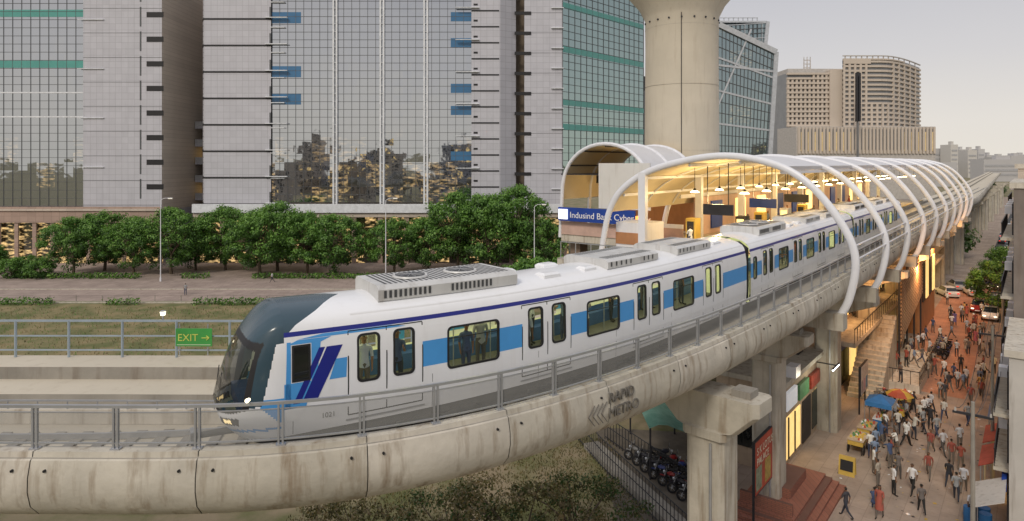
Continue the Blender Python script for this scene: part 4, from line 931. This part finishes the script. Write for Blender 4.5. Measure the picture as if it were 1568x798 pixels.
person((-38.2,104,0),1.6,1,None,'pedestrian'); person((-11.5,110,0),1.0,2,None,'pedestrian'); person((-47,94,0),.5,0,None,'pedestrian')

# ------------------------------------------------------------------ under-viaduct yard
def fence(name,pts,h,st,mat):
    mb=MB()
    for a,b in zip(pts[:-1],pts[1:]):
        a=Vector((*a,0));b=Vector((*b,0)); L=(b-a).length
        for k in frange(0,L,st): p=a.lerp(b,k/L); mb.cyl(p,p+Vector((0,0,h)),.022,.022,mat,5)
        for z in (.2,h*.6,h): mb.cyl(a+Vector((0,0,z)),b+Vector((0,0,z)),.03,.03,mat,5)
    return mb.obj(name)
fence('iron_fence',[(4.2,46),(5.6,40.5),(8.6,31.5)],1.9,.35,dark); fence('iron_fence',[(6.4,45),(10.5,36)],1.6,.35,dark)
mb=MB(); mb.ob((4.8,43.5,0),(3.6,-10.5,0),(1.0,.34,0),(0,0,.35),concd); mb.obj('garden_wall')
sheet('yard_ground',[(5.5,33),(11.5,33),(13,46),(6,47)],.008,M('yard_dirt',(.13,.11,.085),.95,0,.3,.7,.3))
tarp=two('green_tarpaulin',(.08,.19,.15),(.14,.27,.22),.8)
mb=MB(); mb.rings([[Vector((8.2+ i*.55,y,3.2+.25*math.sin(i*1.1)+(y-40)*.05)) for i in range(7)] for y in (39,41,43.5,46)],tarp,False)
for x,y in ((8.3,39.2),(11.4,39.2),(8.3,45.8),(11.4,45.8)): mb.cyl((x,y,0),(x,y,3.2),.06,.06,dark,6)
mb.obj('tarpaulin_shelter')
mpaint=randmat('motorbike_paint_',[(.25,.02,.02),(.02,.02,.03),(.04,.06,.2),(.2,.2,.2)],.3)
def moto_mesh():
    mb=MB()
    for y in (-.65,.65):
        n=14; rr=[]
        for i in range(n+1):
            t=6.283*i/n; cy,sz=math.cos(t),math.sin(t); rr.append([Vector((x,y+cy*r,.3+sz*r)) for x,r in((-.05,.3),(.05,.3),(.05,.2),(-.05,.2))])
        mb.rings(rr,black,True)
        mb.cyl((-.06,y,.3),(.06,y,.3),.05,.05,steel,8)
        for i in range(5): t=6.283*i/5; mb.cyl((0,y,.3),(0,y+.22*math.cos(t),.3+.22*math.sin(t)),.012,.012,steel,4)
    mb.cyl((0,.65,.3),(0,.42,.98),.035,.03,steel,6); mb.cyl((-.33,.36,1.02),(.33,.36,1.02),.02,.02,dark,6); mb.cyl((0,.5,.85),(0,.6,.82),.1,.09,steel,10)
    mb.rings([[Vector((w*x,y,z+h*k)) for x,k in ((-1,0),(-.8,1),(.8,1),(1,0),(.7,-.6),(-.7,-.6))] for y,w,z,h in ((.38,.05,.78,.06),(.25,.14,.78,.12),(-.02,.13,.76,.1),(-.1,.08,.74,.05))],mpaint,True,True)
    mb.rings([[Vector((w*x,y,z+.05*k)) for x,k in ((-1,0),(-.8,1),(.8,1),(1,0),(.7,-1),(-.7,-1))] for y,w,z in ((-.05,.09,.76),(-.4,.14,.78),(-.85,.1,.86))],black,True,True)
    mb.bx(-.12,.12,-.2,.22,.28,.6,dark); mb.cyl((.14,.1,.3),(.16,-.8,.36),.04,.05,steel,8); mb.cyl((0,-.65,.3),(0,-.3,.7),.03,.03,dark,6); mb.bx(-.07,.07,-.95,-.6,.6,.66,mpaint); mb.bx(-.07,.07,.5,.8,.62,.65,mpaint); mb.cyl((.2,.4,1.02),(.24,.38,1.22),.012,.012,steel,4); mb.cyl((-.2,.4,1.02),(-.24,.38,1.22),.012,.012,steel,4)
    return mb.mesh('motorcycle')
MM=moto_mesh()
def moto(p,r): o=bpy.data.objects.new('motorcycle',MM); COL.objects.link(o); o.location=p; o.rotation_euler=(0,math.radians(8),r)
for k in range(7): moto((8.0+.35*k,41.5-.85*k,.01),1.1+R.uniform(-.1,.1))
for k in range(5): moto((9.6+.3*k,41.5-.9*k,.01),-1.9+R.uniform(-.1,.1))
for k in range(7): moto(SW(37+k*.9,-.2,.01),R.uniform(-.2,.2)+.3)
for k in range(4): moto(SW(18+k*1.0,1.9,.01),R.uniform(-.2,.2)+.3)
cpaint=randmat('car_paint__',[(.75,.75,.76),(.7,.7,.7),(.04,.04,.05),(.35,.36,.38),(.3,.03,.03),(.8,.8,.8)],.25); cglass=M('car_glass',(.02,.025,.03),.05)
tailm=M('tail_lamp',(.4,.02,.02),.3,0,.1,1,0,1.0,(1,.05,.02)); carh=M('car_headlamp',(1,.95,.8),.3,0,0,1,0,2.5,(1,.85,.6))
def car_mesh():
    mb=MB(); st=[(-2.05,.70,.45,.62,.62),(-2.0,.8,.3,.85,.85),(-1.6,.84,.22,.93,.95),(-1.2,.85,.22,.95,1.38),(-.6,.86,.22,.95,1.48),(.2,.86,.22,.95,1.47),(.75,.86,.22,.95,1.2),(1.15,.85,.22,.93,.97),(1.8,.8,.25,.8,.82),(2.05,.68,.4,.62,.63)]
    rr=[]
    for y,w,b,sh,tp in st: rr.append([Vector((x*w,y,z)) for x,z in((-.85,b),(-1,b+.15),(-1,sh-.08),(-.97,sh),(-.72 if tp>1.1 else -.85,tp),(.72 if tp>1.1 else .85,tp),(.97,sh),(1,sh-.08),(1,b+.15),(.85,b))])
    def cmx(i,j):
        if 3<=i<=5 and j in(3,5): return cglass
        if i in(2,6,5) and j==4: return cglass
        return cpaint
    mb.rings(rr,cmx,True,True)
    for y in (-1.3,1.3):
        for x in (-.86,.7): mb.cyl((x,y,.31),(x+.17,y,.31),.31,.31,black,16); mb.cyl((x-.01,y,.31),(x+.18,y,.31),.17,.17,steel,10)
    for x in (-.55,.55): mb.bx(x-.15,x+.15,2.0,2.07,.6,.72,carh); mb.bx(x-.15,x+.15,-2.07,-2.0,.65,.8,tailm)
    mb.bx(-.3,.3,2.06,2.08,.4,.5,white)
    return mb.mesh('car',True,25)
CM=car_mesh(); hd=math.atan2(DD.y,DD.x)-math.pi/2
for d,w,r in ((60,-3.4,3.14),(64,-2.0,3.14),(70,-3.6,.1),(76,-.6,.3),(84,-2.8,3.14),(92,-1.2,0),(99,-3.4,3.14),(107,-1.6,0),(112,-3.6,3.14),(118,-2.4,3.14),(128,-1.5,0),(135,-3.5,3.14),(142,-3.1,3.14),(155,-1.7,0),(175,-3,0),(200,-1.6,0),(73,2.2,.5),(80,1.6,.4),(150,-3.2,0),(168,-1.4,0),(188,-3.2,0)):
    o=bpy.data.objects.new('parked_car' if w>0 else 'car',CM); COL.objects.link(o); o.location=SW(d,w,.012); o.rotation_euler=(0,0,hd+r)
bal=M('balcony_wall',(.2,.17,.15),.8,0,.2,.6,.1,streak=.5); whw=M('whitewashed_wall',(.5,.48,.45),.8,0,.1,.5,.05,streak=.5); redf=M('red_awning_fabric',(.38,.06,.04),.8,0,.25,2)
bm=[whw,bal,beige,shopw,whw,tiled,bal]
d=1.5
for k,(ln,h) in enumerate(((9,9.5),(13,17.5),(12,18.6),(16,14),(18,17),(20,12),(22,15),(30,12),(40,14))):
    mb=MB(); m=bm[k%7]; sbox(mb,d,d+ln-.5,-15,-6.6,0,h,m); sbox(mb,d-.1,d+ln-.4,-15.1,-6.4,h,h+.35,conc[1])
    for z in frange(3.6,h-3.2,3.1) if h>7 else []:
        sbox(mb,d+.5,d+ln-1,-6.6,-5.95,z,z+.15,conc[0])
        for a in frange(d+.6,d+ln-1.1,.4): mb.cyl(SW(a,-6.0,z+.15),SW(a,-6.0,z+1.05),.015,.015,dark,4)
        sbox(mb,d+.5,d+ln-1,-6.02,-5.97,z+1.03,z+1.08,dark)
        for a in frange(d+1,d+ln-3,2.6): sbox(mb,a,a+1.3,-6.59,-6.5,z+.3,z+2.2,dark); sbox(mb,a+1.5,a+2.2,-6.5,-6.1,z+1.5,z+2.0,wsteel)
    for a in frange(d+.3,d+ln-3.6,3.2): sbox(mb,a,a+2.6,-6.58,-6.5,0.1,2.6,litw if (k+int(a))%3==0 else dark); sbox(mb,a,a+2.7,-6.5,-6.3,2.7,3.4,[redf,bluesign,cols_y,wsteel][int(a)%4])
    mb.obj('shop_building',None,False); d+=ln
for d0,c in ((-1,whw),(4.5,redf),(8.2,redf),(13,M('blue_tarp_fabric',(.05,.12,.25),.7))):
    mb=MB(); mb.ob(SW(d0,-6.5,3.3),DD*3.2,WW*1.3+Vector((0,0,-.65)),(0,0,.04),c)
    for a in (d0+.1,d0+3.1): mb.cyl(SW(a,-5.3,0),SW(a,-5.3,2.65),.03,.03,steel,5)
    for a in frange(d0,d0+3.0,.4): mb.poly([SW(a,-5.22,2.66),SW(a+.36,-5.22,2.66),SW(a+.18,-5.22,2.44)],c)
    mb.obj('shop_awning',None,False)
prev=None
for k,d0 in enumerate((-6,10,26,46,70,98)):
    mb=MB(); b=SW(d0,-5.6); mb.cyl(b,b+Vector((0,0,9.2)),.11,.07,concd,8); mb.ob(b+Vector((0,0,8.6))-WW*.7,WW*1.4,DD*.08,(0,0,.1),dark)
    for w in (-.6,0,.6): mb.cyl(b+WW*w+Vector((0,0,8.7)),b+WW*w+Vector((0,0,8.85)),.04,.03,whw,6)
    if prev is not None:
        for w in (-.6,-.2,.2,.6,.0):
            a0=prev+WW*w+Vector((0,0,8.85-.3*(w==0))); b0=b+WW*w+Vector((0,0,8.85-.5*(w==0))); mb.tube([a0.lerp(b0,t/8)+Vector((0,0,-1.1*4*(t/8)*(1-t/8)*(1+.4*w))) for t in range(9)],.016,dark,4)
    mb.obj('utility_pole'); prev=b
bt=M('blue_tent_fabric',(.03,.16,.4),.7,0,.15,2); um1=M('umbrella_red',(.42,.08,.04),.7); um2=M('umbrella_yellow',(.55,.36,.06),.7); um3=M('umbrella_green',(.08,.22,.08),.7)
def tent(d,w,s,h,c):
    mb=MB()
    for a in(-s,s):
        for b in(-s,s): mb.cyl(SW(d+a,w+b,0),SW(d+a,w+b,h),.03,.03,steel,6)
    cs=[SW(d-s,w-s,h),SW(d+s,w-s,h),SW(d+s,w+s,h),SW(d-s,w+s,h)]; ap=SW(d,w,h+.45)
    for i in range(4): mb.poly([cs[i],cs[(i+1)%4],ap],c); mb.poly([cs[i],cs[(i+1)%4],cs[(i+1)%4]-Vector((0,0,.3)),cs[i]-Vector((0,0,.3))],c if i%2 else white)
    sbox(mb,d-s*.8,d+s*.8,w-.35,w+.35,0,.9,c); sbox(mb,d-s*.85,d+s*.85,w-.4,w+.4,.9,.95,white)
    for k in range(8): p=SW(d-s*.7+k*s*.2,w+R.uniform(-.25,.25),.95); mb.cyl(p,p+Vector((0,0,.2)),.06,.05,R.choice([um1,um2,white,um3]),8)
    mb.obj('market_tent',None,False)
tent(14.0,1.0,.85,2.1,bt)
def umbrella(d,w,c1,c2):
    mb=MB(); mb.cyl(SW(d,w,0),SW(d,w,2.2),.03,.03,steel,6); n=8; c=SW(d,w,2.3)
    for i in range(n):
        a=6.283*i/n;b=6.283*(i+1)/n; p=lambda t,r,z:c+Vector((r*math.cos(t),r*math.sin(t),z)); m=c1 if i%3 else c2
        mb.poly([c,p(a,.55,-.12),p(b,.55,-.12)],m); mb.poly([p(a,.55,-.12),p(a,.95,-.42),p(b,.95,-.42),p(b,.55,-.12)],m)
    sbox(mb,d-.8,d+.8,w-.4,w+.4,.6,.95,c2); 
    for a in(-.6,.6): 
        for b in (-.42,.36): mb.cyl(SW(d+a,w+b,.3),SW(d+a,w+b+.06,.3),.3,.3,black,14)
    for k in range(14): p=SW(d+R.uniform(-.7,.7),w+R.uniform(-.3,.3),.95); mb.cyl(p,p+Vector((0,0,.12)),.09,.05,R.choice([um1,um2,um3,c1]),8)
    mb.obj('vendor_cart',None,False)
umbrella(16.8,.2,um1,um2)
def cart(d,w):
    mb=MB(); sbox(mb,d,d+1.8,w,w+.9,.6,.9,cols_y); sbox(mb,d-.05,d+1.85,w-.05,w+.95,.9,.95,shopw)
    for a in(d+.3,d+1.5):
        for b in(w-.04,w+.88): mb.cyl(SW(a,b,.3),SW(a,b+.06,.3),.3,.3,black,14)
    for k in range(26): p=SW(d+R.uniform(.1,1.7),w+R.uniform(.1,.8),.95); mb.cyl(p,p+Vector((0,0,R.uniform(.06,.16))),.09,.05,R.choice([um1,um2,um3,white,cols_y]),8)
    for a in (d+.1,d+1.7): mb.cyl(SW(a,w+.1,0),SW(a,w+.1,.6),.025,.025,dark,5)
    mb.obj('fruit_cart',None,False)
cart(8.4,1.1); cart(10.9,1.0); cart(19.6,-.2)
mb=MB(); mb.ob(SW(4.9,.9,0),DD*.05+Vector((0,0,0)),WW*.9,(.12,.15,1.1),cols_y); mb.ob(SW(5.4,.9,0),DD*.05,WW*.9,(-.12,-.15,1.1),cols_y); mb.ob(SW(4.93,1.0,.3)-DD*.03,DD*.01,WW*.7,(.08,.1,.6),black); mb.obj('sandwich_board',None,False)
mb=MB()
for a,b in ((3.0,-5.6),(3.7,-5.5),(3.3,-4.9)): 
    p=SW(a,b); mb.cyl(p,p+Vector((0,0,.85)),.28,.28,bt,14); mb.cyl(p+Vector((0,0,.4)),p+Vector((0,0,.45)),.295,.295,bt,14)
mb.obj('water_barrel')
mb=MB() # litter and damp patches of loose paper on the pavement
for k in range(260):
    p=SW(R.uniform(-3,45),R.uniform(-5.2,2.0),.016); a=R.uniform(0,3.1); s_=R.uniform(.03,.10); v=Vector((math.cos(a),math.sin(a),0))*s_; w_=Vector((-v.y,v.x,0))*R.uniform(.4,1); mb.poly([p-v-w_,p+v-w_,p+v+w_,p-v+w_],R.choice([white,um2,shopw,dark,dark]))
mb.obj('litter',None,False)
placed=[]
def crowd(n,dc,wc,sd,sw_,kinds=None):
    c=0; tries=0
    while c<n and tries<400:
        tries+=1; d=R.gauss(dc,sd); w=R.gauss(wc,sw_)
        if w<-5.3 or w>3.2 : continue
        if any((d-a)**2+(w-b)**2<.45 for a,b in placed): continue
        if d<23.5 and w>2.2: continue
        if d<6 and w>-.3: continue
        if 8.0<d<13 and .8<w<2.2: continue
        if 12.9<d<15.1 and -.1<w<2.1: continue
        z=.71 if 24<d<36 and w>-.1 else .01
        placed.append((d,w)); c+=1; person(SW(d,w,z),k=R.choice(kinds) if kinds else None,rot=R.choice([hd,hd+math.pi,hd])+R.gauss(0,.6) if not kinds else None)
crowd(13,9.8,.1,1.6,.6,[0,3,6,4,0]); crowd(11,15.5,-.4,2.2,.8); crowd(18,27,-3.2,4.5,.9); crowd(7,18,-2.2,4,1.2); crowd(17,31,1.5,4,1.0,[0,3,4,1]); crowd(18,42,-2.5,7,1.5); crowd(26,62,-1,14,2); crowd(4,6.5,-4,2.5,.8)
for d,w,r,k in ((-.3,.3,hd+1.2,1),(1.6,-.7,hd,7),(4,-1.3,hd-1.0,0),(2.7,-2.8,hd+.3,2),(10.6,-3.5,hd+.2,0),(6.8,-4.4,hd,1),(11.5,-2.3,hd+3,1),(4.9,-2.1,hd+2.8,2),(.8,-1.1,hd+3.0,5),(6.3,-1.2,hd,4),(7.6,-2.6,hd+3.1,2)): person(SW(d,w,.01),r,k)

# ------------------------------------------------------------------ world, sun, lamps, camera
w=bpy.data.worlds.new('World'); sc.world=w; w.use_nodes=True; nt=w.node_tree; nt.nodes.clear(); L=nt.links
out=nn(nt,'ShaderNodeOutputWorld'); bg=nn(nt,'ShaderNodeBackground'); bg2=nn(nt,'ShaderNodeBackground'); ad=nn(nt,'ShaderNodeAddShader')
sky=nn(nt,'ShaderNodeTexSky',sky_type='NISHITA'); sky.sun_disc=False; sky.sun_elevation=math.radians(40); sky.sun_rotation=math.radians(206); sky.dust_density=6; sky.air_density=1.5
L.new(sky.outputs[0],bg2.inputs[0]); bg2.inputs[1].default_value=.012
tc=nn(nt,'ShaderNodeTexCoord'); sp=nn(nt,'ShaderNodeSeparateXYZ'); L.new(tc.outputs['Generated'],sp.inputs[0]); rp=nn(nt,'ShaderNodeValToRGB'); e=rp.color_ramp.elements
e[0].position=0; e[0].color=(.84,.79,.71,1); e[1].position=1; e[1].color=(.66,.66,.71,1)
for p_,c_ in ((.05,(.80,.76,.71,1)),(.14,(.66,.64,.65,1)),(.3,(.50,.495,.54,1)),(.5,(.58,.58,.63,1))): x=e.new(p_); x.color=c_
n=nn(nt,'ShaderNodeTexNoise'); n.inputs['Scale'].default_value=1.6; n.inputs['Detail'].default_value=4; L.new(tc.outputs['Generated'],n.inputs['Vector'])
ma=nn(nt,'ShaderNodeMath',operation='MULTIPLY_ADD'); ma.inputs[1].default_value=.08; L.new(n.outputs['Fac'],ma.inputs[0]); sb=nn(nt,'ShaderNodeMath',operation='SUBTRACT'); L.new(sp.outputs['Z'],sb.inputs[0]); sb.inputs[1].default_value=.04; L.new(sb.outputs[0],ma.inputs[2]); L.new(ma.outputs[0],rp.inputs[0])
L.new(rp.outputs[0],bg.inputs[0]); bg.inputs[1].default_value=.95; L.new(bg.outputs[0],ad.inputs[0]); L.new(bg2.outputs[0],ad.inputs[1]); L.new(ad.outputs[0],out.inputs[0])
sl=bpy.data.lights.new('sun','SUN'); sl.energy=1.5; sl.angle=math.radians(12); sl.color=(1,.91,.78); so_=bpy.data.objects.new('sun',sl); COL.objects.link(so_)
dv=Vector((.35,.72,-.66)); so_.rotation_euler=dv.to_track_quat('-Z','Y').to_euler()
def plight(name,p,e,c=(1,.68,.30),r=.4):
    l=bpy.data.lights.new(name,'POINT'); l.energy=e; l.color=c; l.shadow_soft_size=r; o=bpy.data.objects.new(name,l); o.location=p; COL.objects.link(o); o.parent=stn
for d in (4,14,26,40,56,72): plight('platform_light',SW(d,9,16.6),600)
for d in (22,38,56,70): plight('concourse_light',SW(d,1.2,8.5),900,(1,.5,.2))
plight('entrance_light',SW(12,20,17),240)
plight('shop_light',SW(8.5,2.6,4.4),120,(1,.92,.7))
cd=bpy.data.cameras.new('camera'); co=bpy.data.objects.new('camera',cd); COL.objects.link(co); co.location=(0,0,19); co.rotation_euler=(math.radians(90),0,0)
cd.sensor_width=36; cd.lens=36*1000/1568; cd.shift_y=-(399-250)/1568; cd.clip_end=6000; cd.clip_start=.1
sc.camera=co
sc.view_settings.view_transform='Standard'; sc.view_settings.look='None'; sc.view_settings.exposure=0
